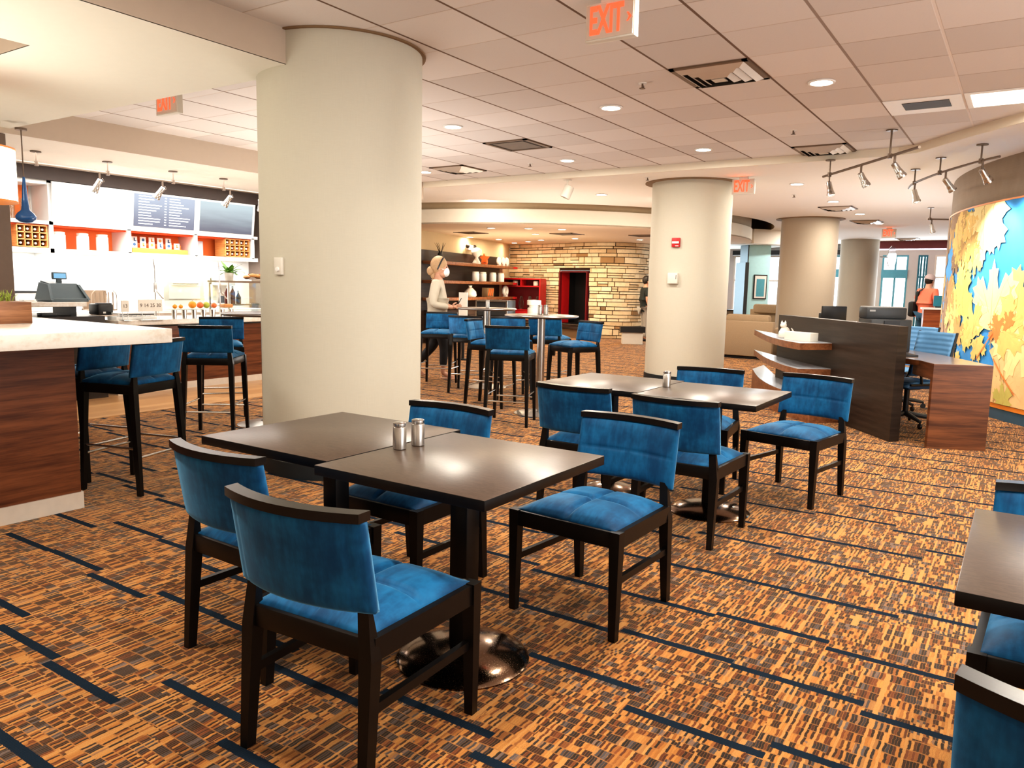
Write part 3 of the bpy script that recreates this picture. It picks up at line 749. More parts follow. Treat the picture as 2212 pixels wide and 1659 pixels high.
# cards in the middle bay
t = thing('card_rack', 'low tan display step in the middle orange bay', 'rack', (XB - .17, 6.53, 1.7178))
b = B(); b.box((0, 0, .035), (.2, .86, .07), bev=.004); b.box((-.06, 0, .105), (.07, .80, .07), bev=.004); b.done('step', M['orange'], t)
names = ['leftmost', 'second', 'third', 'fourth', 'rightmost']
for row, n in ((0, 6), (1, 5)):
    for k in range(n):
        y = 6.16 + k * .13 + row * .06
        nm = ['leftmost', 'second', 'third', 'fourth', 'fifth', 'rightmost'][k if (k < n - 1) else 5]
        t = thing('display_card', 'small white printed card in the middle orange bay, %s row, %s' % (('front', 'raised back')[row], nm), 'card', (XB - .12 - row * .10, y, 1.7882 + row * .07), 0, 'white cards in the orange bay')
        b = B(); b.box((0, 0, .045), (.012, .085, .09)); b.done('card', M['paper' if (k + row) % 4 else 'white'], t)
        b = B()
        if (k + row) % 2: b.box((.0065, 0, .05), (.002, .02, .05)); b.box((.0065, .012, .03), (.002, .035, .015))
        else: b.lathe([(.022, -.001), (.022, .001)], seg=14, mat=Matrix.Translation((.0065, 0, .048)) @ Matrix.Rotation(PI / 2, 4, 'Y'))
        b.done('print', M['ink_blue' if (k * 3 + row) % 4 < 2 else 'orange'], t)
def wine_rack(lab, y0, nx, nz, cell, lab2, loc_z=1.7178):
    t = thing('wine_rack', lab, 'wine rack', (XB - .13, y0, loc_z + .012), 0)
    b = B(); W, Hh = nx * cell, nz * cell
    for i in range(nx + 1): b.box((0, i * cell, Hh / 2), (.26, .012, Hh))
    for j in range(nz + 1): b.box((0, W / 2, j * cell), (.26, W, .012))
    b.done('grid', M['crate_wood'], t)
    b = B(); b.box((-.125, W / 2, Hh / 2), (.012, W, Hh)); b.done('back', M['darkred'], t)
    rows = ['bottom', 'middle', 'top']; cols = ['first', 'second', 'third', 'fourth', 'fifth']
    for i in range(nx):
        for j in range(nz):
            q = thing('wine_bottle', 'dark wine bottle lying in the %s, %s row, %s from the left' % (lab2, rows[j], cols[i]), 'bottle', (XB - .23, y0 + (i + .5) * cell, loc_z + j * cell + .018 + .0345), 0, 'bottles in the ' + lab2)
            mat = Matrix.Rotation(PI / 2, 4, 'Y')
            b = B(); b.lathe([(.030, 0), (.034, .006), (.034, .11), (.02, .14), (.012, .155), (.012, .20)], seg=14, mat=mat); b.done('glass_body', M['bottle'], q)
            b = B(); b.lathe([(.0135, .185), (.0135, .212), (0, .213)], seg=12, mat=mat); b.done('capsule', M['cork'], q)
wine_rack('wooden wine rack in the cabinet bay left of the jars', 4.60, 4, 3, .087, 'left wine rack')
wine_rack('wooden wine rack in the right orange bay under the blank screen', 7.56, 5, 3, .087, 'right wine rack')
t = thing('serving_board', 'pale wooden board leaning in the right orange bay', 'board', (XB - .2, 7.2, 1.7178)); b = B(); b.box((0, 0, .115), (.02, .2, .22), bev=.008); b.done('board', M['shelf_top'], t)
for k, y in enumerate((4.4, 4.62, 4.80)):
    t = thing('glass_vase', 'tall clear glass vase on the cabinet above the left wine rack, %s of three' % ('left', 'middle', 'right')[k], 'vase', (XB - .2, y, 2.0578), 0, 'tall vases on the cabinet')
    b = B(); b.lathe([(.05, 0), (.055, .01), (.06, .26), (.055, .27), (.052, .26), (.045, .015), (0, .012)], seg=20); b.done('glass', M['case_glass'], t)
# ------------------------------------------------------------------ counters
t = thing('service_counter', 'long walnut service counter with white top behind the bar stools', 'counter', (-8.65, 6.6, 0))
b = B(); b.box((-.42, -.08, .44), (.70, 3.3, .70)); b.done('front_panel', M['walnut'], t)
b = B(); b.box((-.42, -.08, .045), (.71, 3.32, .09)); b.done('kick_plate', M['kick_metal'], t)
b = B(); b.box((-.38, -.08, .85), (.84, 3.36, .06), bev=.003); b.done('countertop', M['quartz'], t)
t = thing('till_counter', 'dark till counter with raised white ledge left of the service counter', 'counter', (-8.65, 4.1, 0))
b = B(); b.box((-.42, -.2, .47), (.80, 1.64, .93)); b.done('cabinet', M['wenge'], t)
b = B(); b.box((-.38, -.28, 1.065), (.55, 1.5, .05), bev=.003); b.done('ledge', M['quartz'], t)
for y in (-.95, .36): b = B(); b.box((-.38, y, .985), (.4, .06, .11)); b.done('support', M['black'], t)
t = thing('back_counter', 'white counter along the bright back wall', 'counter', (-10.45, 6.1, 0))
b = B(); b.box((0, 0, .44), (.56, 4.1, .88)); b.done('cabinet', M['white'], t)
b = B(); b.box((0, 0, .90), (.6, 4.14, .04)); b.done('countertop', M['white'], t)
t = thing('cash_register', 'dark grey cash register with small blue display on top, on the till ledge', 'cash register', (-9.02, 4.44, 1.0902), 0)
b = B(); b.hexa([(-.18, -.19, .0), (.17, -.19, .0), (.17, .19, .0), (-.18, .19, .0), (-.16, -.15, .23), (.03, -.15, .20), (.03, .15, .20), (-.16, .15, .23)]); b.box((0, 0, .02), (.36, .40, .04), bev=.006)
for s in (-1, 1): b.hexa([(-.17, s * .20 - .015, .02), (.19, s * .20 - .015, .02), (.19, s * .20 + .015, .02), (-.17, s * .20 + .015, .02), (-.15, s * .16 - .015, .21), (.05, s * .16 - .015, .19), (.05, s * .16 + .015, .19), (-.15, s * .16 + .015, .21)])
b.done('body', M['pos_grey'], t)
b = B(); b.box((-.06, 0, .235), (.03, .05, .05)); b.box((-.05, 0, .285), (.03, .16, .08), bev=.01); p = b.done('display', M['pos_grey'], t)
b = B(); b.box((-.0335, 0, .285), (.003, .13, .055)); b.done('display_screen', M['pos_screen'], p)
t = thing('receipt_printer', 'small black receipt printer right of the cash register', 'printer', (-8.95, 4.83, .9352)); b = B(); b.box((0, 0, .065), (.22, .18, .13), bev=.02); b.box((.06, 0, .125), (.08, .16, .03), bev=.008); b.done('body', M['black'], t)
b = B(); b.box((.1105, -.02, .03), (.003, .03, .02)); b.done('label', M['paper'], t)
t = thing('note_pad', 'white papers left of the cash register on the till ledge', 'papers', (-8.95, 4.02, 1.0902)); b = B(); b.box((0, 0, .006), (.18, .13, .012), rz=.2); b.box((.01, .01, .017), (.15, .10, .01), rz=-.1); b.done('sheets', M['paper'], t)
t = thing('card_reader', 'card reader and papers on the dark shelf under the till ledge', 'card reader', (-8.88, 4.2, .9352)); b = B(); b.box((0, 0, .018), (.12, .16, .036), bev=.008); b.done('body', M['charcoal'], t); b = B(); b.box((.02, -.22, .006), (.12, .16, .012), rz=.3); b.done('papers', M['paper'], t)
def numsign(lab, y, w_, h_, txt):
    t = thing('number_sign', lab, 'sign', (-8.62, y, .8802), 0)
    b = B(); b.box((0, 0, .10 + h_ / 2), (.012, w_, h_)); b.done('panel', M['offwhite'], t)
    mt = Matrix.Translation((.0075, 0, .10 + h_ * .5)) @ Matrix(((0, 0, 1, 0), (1, 0, 0, 0), (0, 1, 0, 0), (0, 0, 0, 1)))
    b = B(); b.text(txt, h_ * .44, mt, .0008); b.done('numbers', M['ink'], t)
    b = B()
    for s in (-1, 1): b.tube([(0, s * w_ * .35, 0), (0, s * w_ * .35, .11)], .004, 6)
    b.box((0, 0, .004), (.1, w_, .008)); b.done('stand', M['steel'], t)
numsign('small beige sign reading 13 on the service counter', 4.93, .09, .13, '13')
numsign('wide beige sign reading 9 14 25 30 on the service counter', 5.24, .30, .14, '9 14 25 30')
t = thing('display_tray', 'white slotted tray at the left end of the service counter', 'tray', (-8.7, 5.12, .8802)); b = B(); b.box((-.1, 0, .02), (.2, .5, .04), bev=.006); b.box((-.1, 0, .075), (.19, .46, .02)); 
for k in range(9): b.box((-.005, -.22 + k * .055, .055), (.008, .008, .03))
b.done('tray', M['white'], t); b = B(); b.box((.0, 0, .062), (.006, .42, .010)); b.done('slot', M['black'], t)
ft = thing('fruit_stand', 'clear raised shelf on steel cups carrying fruit on the service counter', 'stand', (-8.72, 5.95, .8802)); b = B(); b.box((.03, 0, .118), (.16, .88, .008)); b.done('shelf', M['case_glass'], ft)
for k in range(7):
    t = thing('steel_tumbler', 'steel tumbler under the fruit shelf, %s from the left' % ['first', 'second', 'third', 'fourth', 'fifth', 'sixth', 'last'][k], 'tumbler', (-8.66, 5.57 + k * .135, .8802), 0, 'steel tumblers under the fruit shelf')
    b = B(); b.lathe([(.026, 0), (.034, .108), (.032, .109), (.024, .005), (0, .004)], seg=20); b.done('cup', M['steel'], t)
for k, (y, mt, r_, nm) in enumerate(((5.62, 'fruit_orange', .028, 'small orange fruit at the left end of the fruit shelf'), (5.70, 'fruit_orange', .026, 'small orange fruit beside the leftmost one on the fruit shelf'), (5.86, 'fruit_orange', .048, 'large bright orange on the fruit shelf'), (5.97, 'fruit_red', .042, 'red-orange fruit right of the large orange'), (6.06, 'fruit_green', .042, 'yellow-green apple on the fruit shelf'), (6.17, 'fruit_red', .036, 'dark red fruit on the fruit shelf'))):
    t = thing('fruit', nm, 'fruit', (-8.72, y, 1.0022), 0, 'fruit on the clear shelf'); b = B(); b.ball((0, 0, r_ * .98), r_, 18, (1, 1, .96)); b.done('flesh', M[mt], t); b = B(); b.tube([(0, 0, r_ * 1.85), (.004, 0, r_ * 2.1)], .003, 6); b.done('stem', M['ink'], t)
t = thing('sandwich_pack', 'wrapped sandwich at the right end of the fruit shelf', 'food', (-8.72, 6.36, 1.0022)); b = B(); b.box((0, 0, .03), (.1, .13, .05), bev=.012); b.box((0, 0, .03), (.102, .132, .012)); b.done('bread', M['crate_wood'], t)
# sneeze guards
for k, (y, nm) in enumerate(((5.42, 'left'), (6.32, 'right'))):
    t = thing('sneeze_guard', 'clear sneeze guard panel on thin steel post, %s one on the service counter' % nm, 'screen', (-8.80, y, .8802), 0, 'sneeze guards')
    b = B(); b.tube([(0, 0, 0), (0, 0, .62)], .009, 8); b.tube([(0, 0, .62), (-.02, 0, .72)], [.009, .004], 8); b.box((0, 0, .38), (.03, .035, .12), bev=.006); b.tube([(0, .01, .34), (.02, .09, .24)], .008, 6); b.done('post', M['brushed'], t)
    b = B(); b.box((0, .44 if k == 0 else -.11, .40), (.006, .8 if k == 0 else .14, .36)); b.done('pane', M['case_glass'], t)
# glass display case with plant on top
t = thing('display_case', 'glass display case with brown top edge beside the big pillar', 'display case', (-8.98, 6.90, .8802))
b = B(); b.box((0, 0, .465), (.44, .96, .025)); 
b.done('top', M['vent_brown'], t)
b = B()
for y in (-.465, .465):
    for x in (-.2, .2): b.box((x, y, .225), (.018, .018, .45))
b.done('frame', M['brushed'], t)
b = B(); b.box((.2, 0, .23), (.006, .92, .44)); b.done('pane', M['case_glass'], t)
b = B(); b.box((-.02, -.18, .16), (.36, .54, .02)); b.done('shelf', M['steel'], t)
for k, (y, mt, nm) in enumerate(((6.56, 'sauce', 'left'), (6.65, 'sauce', 'middle'), (6.74, 'charcoal', 'right, short and dark'))):
    q = thing('sauce_bottle', 'sauce bottle on the shelf of the glass case, %s' % nm, 'bottle', (-8.98, y, 1.0505), 0, 'bottles in the glass case'); b = B(); h = .15 if k < 2 else .09
    b.lathe([(.032, 0), (.034, .01), (.034, h), (.012, h + .04), (.010, h + .06)], seg=16); b.done('glass_body', M[mt], q); b = B(); b.lathe([(.0125, h + .055), (.0125, h + .085), (0, h + .086)], seg=12); b.done('cap', M['white'], q)
t = thing('bakery_tray', 'tray of baked goods on top of the glass case', 'tray', (-8.98, 7.06, 1.3582)); b = B(); b.box((0, .02, .01), (.3, .46, .02)); b.done('tray', M['steel'], t)
b = B(); rnd = random.Random(2)
for k in range(9): b.ball((rnd.uniform(-.1, .1), -.15 + k * .042, .05 + rnd.uniform(0, .03)), .045, 10, (1, 1.2, .6))
b.done('pastries', M['crate_wood'], t); b = B()
for k in range(3): b.box((.05, -.12 + k * .13, .09), (.1, .06, .012), rz=.4)
b.done('labels', M['fruit_red'], t)
t = thing('potted_plant', 'leafy green plant in cream pot on the glass case', 'plant', (-8.98, 6.60, 1.3582))
b = B(); b.lathe([(.05, 0), (.062, .10), (.066, .105), (.060, .105), (.055, .09), (0, .09)], seg=24); b.done('pot', M['ceramic'], t)
b = B(); rnd = random.Random(8)
for k in range(34):
    a = rnd.uniform(0, 2 * PI); L = rnd.uniform(.12, .24); e = rnd.uniform(.3, 1.25)
    p = [Vector((0, 0, .09))]
    for j in range(1, 5):
        s = j / 4; p.append(Vector((math.cos(a) * L * s * math.cos(e * (1 - .5 * s)), math.sin(a) * L * s * math.cos(e * (1 - .5 * s)), .09 + L * s * math.sin(e) - .07 * s * s * s * (1.4 - e))))
    sd = Vector((-math.sin(a), math.cos(a), 0)); ws = [.004, .012, .026, .022, .001]
    b.strip([q + sd * w_ for q, w_ in zip(p, ws)], [q - sd * w_ + Vector((0, 0, -.004)) for q, w_ in zip(p, ws)])
b.done('leaves', M['leaf_green'], t, auto=0)
# things on the bright back counter
t = thing('bread_box', 'arched grey wire bread box on the bright back counter', 'box', (-10.45, 5.62, .9202)); b = B(); arch = [(.17 * math.cos(PI * k / 12), .20 + .10 * math.sin(PI * k / 12)) for k in range(13)]
pl = [(-.17, 0)] + [(x, z) for x, z in arch[::-1]] + [(.17, 0)]
for x0 in (-.12, .12): 
    b.strip([(x0, y, z) for y, z in pl], [(x0 + .02, y, z) for y, z in pl])
for k in range(5): b.box((.13, -.12 + k * .06, .13), (.012, .012, .24))
b.box((0, 0, .01), (.26, .34, .02)); b.box((-.11, 0, .14), (.01, .32, .26)); b.done('body', M['vent_brown'], t)
t = thing('white_appliance', 'boxy pale appliance on the back counter behind the sneeze guards', 'appliance', (-10.42, 6.75, .9202)); b = B(); b.box((0, 0, .22), (.4, .66, .44), bev=.02); b.done('body', M['offwhite'], t); b = B(); b.box((.205, 0, .26), (.01, .5, .2)); b.done('door', M['white'], t); b = B(); b.tube([(.23, -.2, .38), (.23, .2, .38)], .01, 8); b.done('handle', M['steel'], t)
t = thing('coffee_brewer', 'pale coffee brewer on the back counter right of the boxy appliance', 'coffee machine', (-10.42, 7.5, .9202)); b = B(); b.box((-.08, 0, .24), (.2, .32, .48), bev=.015); b.box((.06, 0, .42), (.2, .32, .12), bev=.015); b.box((.06, 0, .02), (.2, .32, .04)); b.done('body', M['offwhite'], t); b = B(); b.lathe([(.06, .045), (.08, .08), (.06, .2), (.05, .2)], (.07, 0, 0), 20); b.done('carafe', M['charcoal'], t)
t = thing('storage_bin', 'pale bin with dark rim on the back counter left of the register', 'bin', (-10.42, 4.75, .9202)); b = B(); b.box((0, 0, .12), (.3, .5, .24), bev=.02); b.done('bin', M['offwhite'], t); b = B(); b.box((0, -.1, .25), (.3, .3, .02)); b.done('lid', M['charcoal'], t)
t = thing('wall_outlet', 'white power outlet on the bright back wall behind the fruit', 'outlet', (-10.757, 6.0, 1.16)); b = B(); b.box((0, 0, 0), (.012, .08, .12), bev=.003); b.done('plate', M['offwhite'], t); b = B(); b.box((.007, 0, .025), (.003, .03, .03)); b.box((.007, 0, -.025), (.003, .03, .03)); b.done('sockets', M['grey'], t)
# ------------------------------------------------------------------ stone wall with fireplace
sp = [(-13.0, 19.42), (-12.4, 19.36), (-11.9, 19.28), (-10.96, 19.05), (-10.2, 18.86), (-9.8, 18.80), (-9.4, 18.86), (-9.05, 19.1), (-8.86, 19.45), (-8.8, 19.95)]
def catmull(P_, n=10):
    out = []
    for i in range(len(P_) - 1):
        a, b_, c, d = (Vector(P_[max(0, min(len(P_) - 1, j))]) for j in (i - 1, i, i + 1, i + 2))
        for k in range(n):
            s = k / n; out.append(.5 * (2 * b_ + (c - a) * s + (2 * a - 5 * b_ + 4 * c - d) * s * s + (3 * b_ - a - 3 * c + d) * s ** 3))
    out.append(Vector(P_[-1])); return out
cv = catmull(sp); cl = [0.]
for a, b_ in zip(cv, cv[1:]): cl.append(cl[-1] + (b_ - a).length)
SL = cl[-1]
def on_stone(u, off=0.):
    u = max(0, min(SL - 1e-4, u)); i = max(k for k in range(len(cl)) if cl[k] <= u); i = min(i, len(cv) - 2)
    s = (u - cl[i]) / (cl[i + 1] - cl[i]); p = cv[i].lerp(cv[i + 1], s); d = (cv[i + 1] - cv[i]).normalized()
    return Vector((p.x + d.y * off, p.y - d.x * off)), d
def u_near(x, y): return cl[min(range(len(cv)), key=lambda k: (cv[k] - Vector((x, y))).length)]
FU0, FU1 = u_near(-11.05, 19.08), u_near(-9.95, 18.82); FZ0, FZ1 = .32, 1.82
CU0, CU1 = u_near(-12.8, 19.4), u_near(-11.45, 19.17)
rnd = random.Random(21)
b = B(); tone = []
def stone_box(u0, u1, z0, z1):
    d_ = rnd.uniform(.05, .10); t_ = min(1, max(0, rnd.gauss(.60, .24)))
    n = max(1, int((u1 - u0) / .12)); g = .009
    fr_ = [on_stone(u0 + g + (u1 - u0 - 2 * g) * k / n, d_ + rnd.uniform(-.004, .004))[0] for k in range(n + 1)]
    bk_ = [on_stone(u0 + g + (u1 - u0 - 2 * g) * k / n, 0)[0] for k in range(n + 1)]
    nf = len(b.bm.faces)
    A0 = [(p.x, p.y, z0 + g) for p in fr_]; A1 = [(p.x, p.y, z1 - g) for p in fr_]; B0 = [(p.x, p.y, z0 + g) for p in bk_]; B1 = [(p.x, p.y, z1 - g) for p in bk_]
    b.strip(A0, A1); b.strip(B0, A0); b.strip(A1, B1)
    b.strip([A0[0], A1[0]], [B0[0], B1[0]]); b.strip([A0[-1], A1[-1]], [B0[-1], B1[-1]])
    tone.extend([t_] * (len(b.bm.faces) - nf))
z = 0.
while z < 2.55:
    h = min(rnd.choice((.065, .085, .10, .115, .13, .17)), 2.57 - z)
    if 2.57 - z - h < .05: h = 2.57 - z
    u = 0.
    while u < SL - .02:
        L = rnd.choice((rnd.uniform(.14, .3), rnd.uniform(.25, .58))); u1 = min(u + L, SL)
        cuts = [(u, u1)]
        if z + h > FZ0 and z < FZ1: cuts = [c for a, e in cuts for c in ((a, min(e, FU0)), (max(a, FU1), e)) if c[1] - c[0] > .03]
        for a, e in cuts:
            if h > .115 and rnd.random() < .30: stone_box(a, e, z, z + h * .5); stone_box(a, e, z + h * .5, z + h)
            else: stone_box(a, e, z, z + h)
        u = u1
    z += h
o = b.done('wall_stone', M['stone'], auto=0)
at = o.data.attributes.new('tone', 'FLOAT', 'FACE'); at.data.foreach_set('value', tone)
struct(o)
b = B()
for u0, u1, z0, z1 in ((0, FU0, 0, 2.57), (FU1, SL, 0, 2.57), (FU0, FU1, 0, FZ0), (FU0, FU1, FZ1, 2.57)):
    us = [u0 + (u1 - u0) * k / 12 for k in range(13)]
    b.strip([(*on_stone(u, .03)[0], z0) for u in us], [(*on_stone(u, .03)[0], z1) for u in us])
struct(b.done('wall_stone_mortar', M['mortar'], auto=0))
# fireplace niche
def oriented(u, off=0.):
    p, d = on_stone(u, off); return p, math.atan2(d.y, d.x)
fm = (FU0 + FU1) / 2; p, ang = oriented(fm, -.04); fwid = FU1 - FU0 - .07; FZ0 += .03; FZ1 -= .03
t = thing('fireplace', 'tall black fireplace recess with red left reveal in the stone wall', 'fireplace', (p.x, p.y, 0), ang)
b = B(); b.box((0, .55, (FZ0 + FZ1) / 2), (fwid, .02, FZ1 - FZ0)); b.box((0, .25, FZ1 + .01), (fwid, .62, .02)); b.box((0, .25, FZ0 - .01), (fwid, .62, .02)); b.box((fwid / 2 + .01, .25, (FZ0 + FZ1) / 2), (.02, .62, FZ1 - FZ0)); b.box((-fwid / 2 - .01, .25, (FZ0 + FZ1) / 2), (.02, .62, FZ1 - FZ0)); b.done('recess', M['black'], t)
b = B(); b.box((-fwid / 2 + .02, .10, (FZ0 + FZ1) / 2), (.04, .30, FZ1 - FZ0 - .01)); b.done('red_reveal', M['red'], t)
b = B()
for x in (-fwid / 2, fwid / 2): b.box((x - math.copysign(.02, x), -.07, (FZ0 + FZ1) / 2), (.03, .14, FZ1 - FZ0))
b.box((0, -.07, FZ1 - .01), (fwid, .14, .03)); b.done('surround', M['darkred'], t)
b = B(); b.box((.30, .40, .75), (.34, .04, .75)); b.done('firebox', M['charcoal'], t)
b = B(); b.box((.33, .375, .72), (.2, .01, .5)); b.done('fire_glass', M['grey'], t)
p, ang = oriented(fm + .05, .47); t = thing('hearth_bench', 'dark wooden hearth bench below the fireplace', 'bench', (p.x, p.y, 0), ang); b = B(); b.box((-.15, 0, .265), (1.9, .5, .07), bev=.005); b.done('seat_slab', M['wenge_shelf'], t); b = B(); b.box((-.15, .03, .115), (1.8, .40, .23)); b.done('plinth', M['cove_brown'], t)
# red cabinet on the stone wall
cm = (CU0 + CU1) / 2; p, ang = oriented(cm + .2, .60); cw = (CU1 - CU0) * .86
ang += R(20)
t = thing('red_cabinet', 'red open wall cabinet with drawer beside the fireplace', 'cabinet', (p.x, p.y, 0), ang)
z0, z1 = .42, 1.56
b = B(); b.box((-cw / 2, 0, (z0 + z1) / 2), (.04, .42, z1 - z0)); b.box((cw / 2, 0, (z0 + z1) / 2), (.04, .42, z1 - z0)); b.box((0, 0, z1), (cw, .42, .04)); b.box((0, 0, z0 + .26), (cw, .42, .03)); b.box((0, 0, z0), (cw, .42, .04)); b.box((0, 0, 1.355), (cw, .42, .03)); b.box((0, -.02, 1.46), (.03, .36, .17)); b.done('carcass', M['red'], t)
b = B(); b.box((0, .19, (z0 + z1) / 2), (cw, .02, z1 - z0)); b.done('back', M['darkred'], t)
b = B(); b.box((0, -.215, z0 + .13), (cw - .06, .03, .21), bev=.004); q = b.done('drawer', M['red'], t); b = B()
for x in (-.1, .1): b.tube([(x, -.235, z0 + .11), (x + .02, -.245, z0 + .17)], .012, 8)
b.done('drawer_pull', M['steel'], q)
def place(parent_p, ang_, lx, ly): return (parent_p.x + math.cos(ang_) * lx - math.sin(ang_) * ly, parent_p.y + math.sin(ang_) * lx + math.cos(ang_) * ly)
for lx, nm in ((-.30, 'left'), (.50, 'right')):
    x, y = place(p, ang, lx * .8, -.05); jar('cream jar in the top shelf of the red cabinet, %s compartment' % nm, (x, y, 1.3705), 1.0, 'ceramic', 'offwhite', 'jars in the red cabinet', .075, .14)
for lx, nm in ((-.05, 'left'), (.22, 'middle'), (.46, 'right')):
    x, y = place(p, ang, lx, -.03); t = thing('wire_lantern', 'thin wire lantern inside the red cabinet, %s of three' % nm, 'lantern', (x, y, .6955), 0, 'wire lanterns in the red cabinet'); b = B()
    for k in range(8):
        a = 2 * PI * k / 8; b.tube([(.05 * math.cos(a), .05 * math.sin(a), .008), (.075 * math.cos(a), .075 * math.sin(a), .18), (.03 * math.cos(a), .03 * math.sin(a), .38)], .006, 5)
    b.lathe([(.05, .002), (.055, .014)], seg=14); b.lathe([(.03, .372), (.036, .384)], seg=14); b.done('cage', M['steel'], t)
# ------------------------------------------------------------------ dark shelving on the lounge wall
wang = math.atan2(wd.y, wd.x); s_ = lambda u, off: (wl[0][0] + wd.x * u + wn.x * off, wl[0][1] + wd.y * u + wn.y * off)
WLn = (Vector(wl[1]) - Vector(wl[0])).length
t = thing('wall_shelf_unit', 'dark wood wall shelving with three long shelves behind the woman', 'shelving', (*s_(0, 0), 0), wang)
# local x runs along the wall, local -y points into the room
b = B(); b.box((3.4, -.02, 1.08), (6.75, .04, 2.13)); b.done('back_panel', M['wenge_shelf'], t)
for z in (1.86, 1.42, 1.02):
    b = B(); b.box((4.65, -.24, z), (4.7, .40, .07), bev=.004); q = b.done('shelf', M['walnut_shelf'], t)
    b = B(); b.lathe([(0, 0), (.3, 0), (.3, .05), (0, .05)], (6.98, -.22, z - .025), 24, 1.3, .8); b.done('shelf_end', M['red'], q)
b = B(); b.box((4.6, -.26, .38), (4.4, .44, .76)); b.done('base_cabinet', M['wenge_shelf'], t)
def on_shelf(u, z, off=.26): return (*s_(u, off), z)
t = thing('sculpture', 'white hourglass sculpture on the top shelf', 'sculpture', on_shelf(4.75, 1.8952)); b = B(); b.lathe([(.10, 0), (.11, .03), (.045, .14), (.04, .17), (.12, .25), (.14, .31), (.12, .37), (.06, .41), (0, .42)], seg=24); b.done('body', M['white'], t, auto=60)
t = thing('star_ornament', 'red star ornament on the top shelf', 'ornament', on_shelf(5.25, 1.8952)); b = B(); star = [((.15 if k % 2 == 0 else .08) * math.cos(PI / 2 + PI * k / 5), (.15 if k % 2 == 0 else .08) * math.sin(PI / 2 + PI * k / 5)) for k in range(10)]
v0 = [b.bm.verts.new((x, -.03, .16 + z)) for x, z in star]; v1 = [b.bm.verts.new((x, .03, .16 + z)) for x, z in star]; b.bm.faces.new(v0); b.bm.faces.new(v1[::-1])
for k in range(10): b.bm.faces.new((v0[k], v1[k], v1[(k + 1) % 10], v0[(k + 1) % 10]))
b.box((0, 0, .02), (.12, .1, .04)); b.done('body', M['fruit_red'], t); 
for k, u in enumerate((6.2, 6.5, 6.76)):
    t = thing('round_ornament', 'round white disc ornament at the right end of the top shelf, %s of three' % ('left', 'middle', 'right')[k], 'ornament', on_shelf(u, 1.8952), wang, 'white discs on the top shelf'); b = B(); b.lathe([(0, -.03), (.10, -.03), (.115, 0), (.10, .03), (0, .03)], seg=24, mat=Matrix.Translation((0, 0, .13)) @ Matrix.Rotation(PI / 2, 4, 'X')); b.box((0, 0, .01), (.09, .07, .02)); b.done('disc', M['white'], t)
for k, u in enumerate((4.7, 5.15, 5.8, 6.35)):
    jar('white lidded jar on the middle shelf, %s from the left' % ('first', 'second', 'third', 'fourth')[k], on_shelf(u, 1.4552), 1.15, 'white', 'ceramic', 'white jars on the middle shelf', .085, .22)
t = thing('paper_bag', 'cream gathered bag at the left end of the bottom shelf', 'bag', on_shelf(4.4, 1.0552)); b = B(); b.lathe([(.14, 0), (.165, .05), (.15, .14), (.07, .22), (.035, .25), (.05, .29), (0, .29)], seg=20); b.done('body', M['ceramic'], t, auto=60)
t = thing('gift_box', 'red striped box in the middle of the bottom shelf', 'box', on_shelf(5.5, 1.0552), wang); b = B(); b.box((0, 0, .12), (.42, .16, .24)); b.done('box', M['cove_brown'], t); b = B()
for k in range(3): b.box((-.12 + k * .12, -.085, .12), (.05, .012, .2), rot=Matrix.Rotation(.5, 4, 'Y'))
b.done('stripes', M['fruit_red'], t)
t = thing('wreath', 'white ring wreath at the right end of the bottom shelf', 'wreath', on_shelf(6.7, 1.0552), wang); b = B(); b.tube([(.11 * math.cos(a), 0, .15 + .11 * math.sin(a)) for a in [R(-60 + 300 * k / 24) for k in range(25)]], .05, 10); b.box((0, 0, .02), (.14, .1, .04)); b.done('ring', M['white'], t)
t = thing('white_vase', 'small white vase on the base cabinet right of the black oven', 'vase', on_shelf(6.55, .7602, .30)); b = B(); b.lathe([(.06, 0), (.09, .06), (.07, .12), (.03, .16), (.035, .20)], seg=20); b.done('body', M['white'], t, auto=60)
t = thing('counter_oven', 'black glass-fronted oven with steel rim standing before the dark shelving', 'oven', (-9.9, 14.25, 0), R(15)); b = B(); b.box((0, 0, .52), (.72, .6, 1.04), bev=.01); b.done('body', M['black'], t); b = B(); b.box((0, -.31, 1.025), (.74, .04, .035)); b.box((-.355, -.31, .85), (.03, .04, .36)); b.box((.355, -.31, .85), (.03, .04, .36)); b.done('rim', M['steel'], t); b = B(); b.box((.0, -.303, .85), (.64, .01, .28)); b.done('door_glass', M['charcoal'], t)
t = thing('sanitizer_stand', 'pale cylinder container on the low dark table right of the oven', 'container', (-8.15, 13.05, .7502)); b = B(); b.lathe([(.11, 0), (.13, .03), (.13, .18), (.10, .20), (.10, .24), (.14, .25), (.14, .34), (0, .35)], seg=24); b.done('body', M['ceramic'], t)
t = thing('side_table', 'low dark red table under the pale container', 'table', (-8.15, 13.05, 0)); b = B(); b.box((0, 0, .73), (.8, .5, .04)); b.done('tabletop', M['cove_brown'], t)
for x in (-.36, .36):
    for y in (-.21, .21): b = B(); b.box((x, y, .355), (.05, .05, .71)); b.done('leg', M['black_wood'], t)
t = thing('notice_board', 'white notice board standing beside the woman', 'board', (-8.55, 11.25, 0), R(20)); b = B(); b.box((0, 0, .85), (.16, .03, .76)); b.done('panel', M['offwhite'], t); b = B(); b.box((0, .02, .42), (.05, .03, .84)); b.box((0, 0, .01), (.24, .26, .02)); b.done('stand', M['black'], t)
t = thing('emergency_light', 'twin-headed emergency light high on the wall above the shelving', 'emergency light', (*s_(4.75, .03), 2.31), wang); b = B(); b.box((0, -.04, 0), (.32, .08, .14), bev=.02); b.done('body', M['white'], t)
b = B(); 
for x in (-.2, .2): b.ball((x, -.07, .03), .055, 12)
b.done('lamp_heads', M['vent_dark'], t)
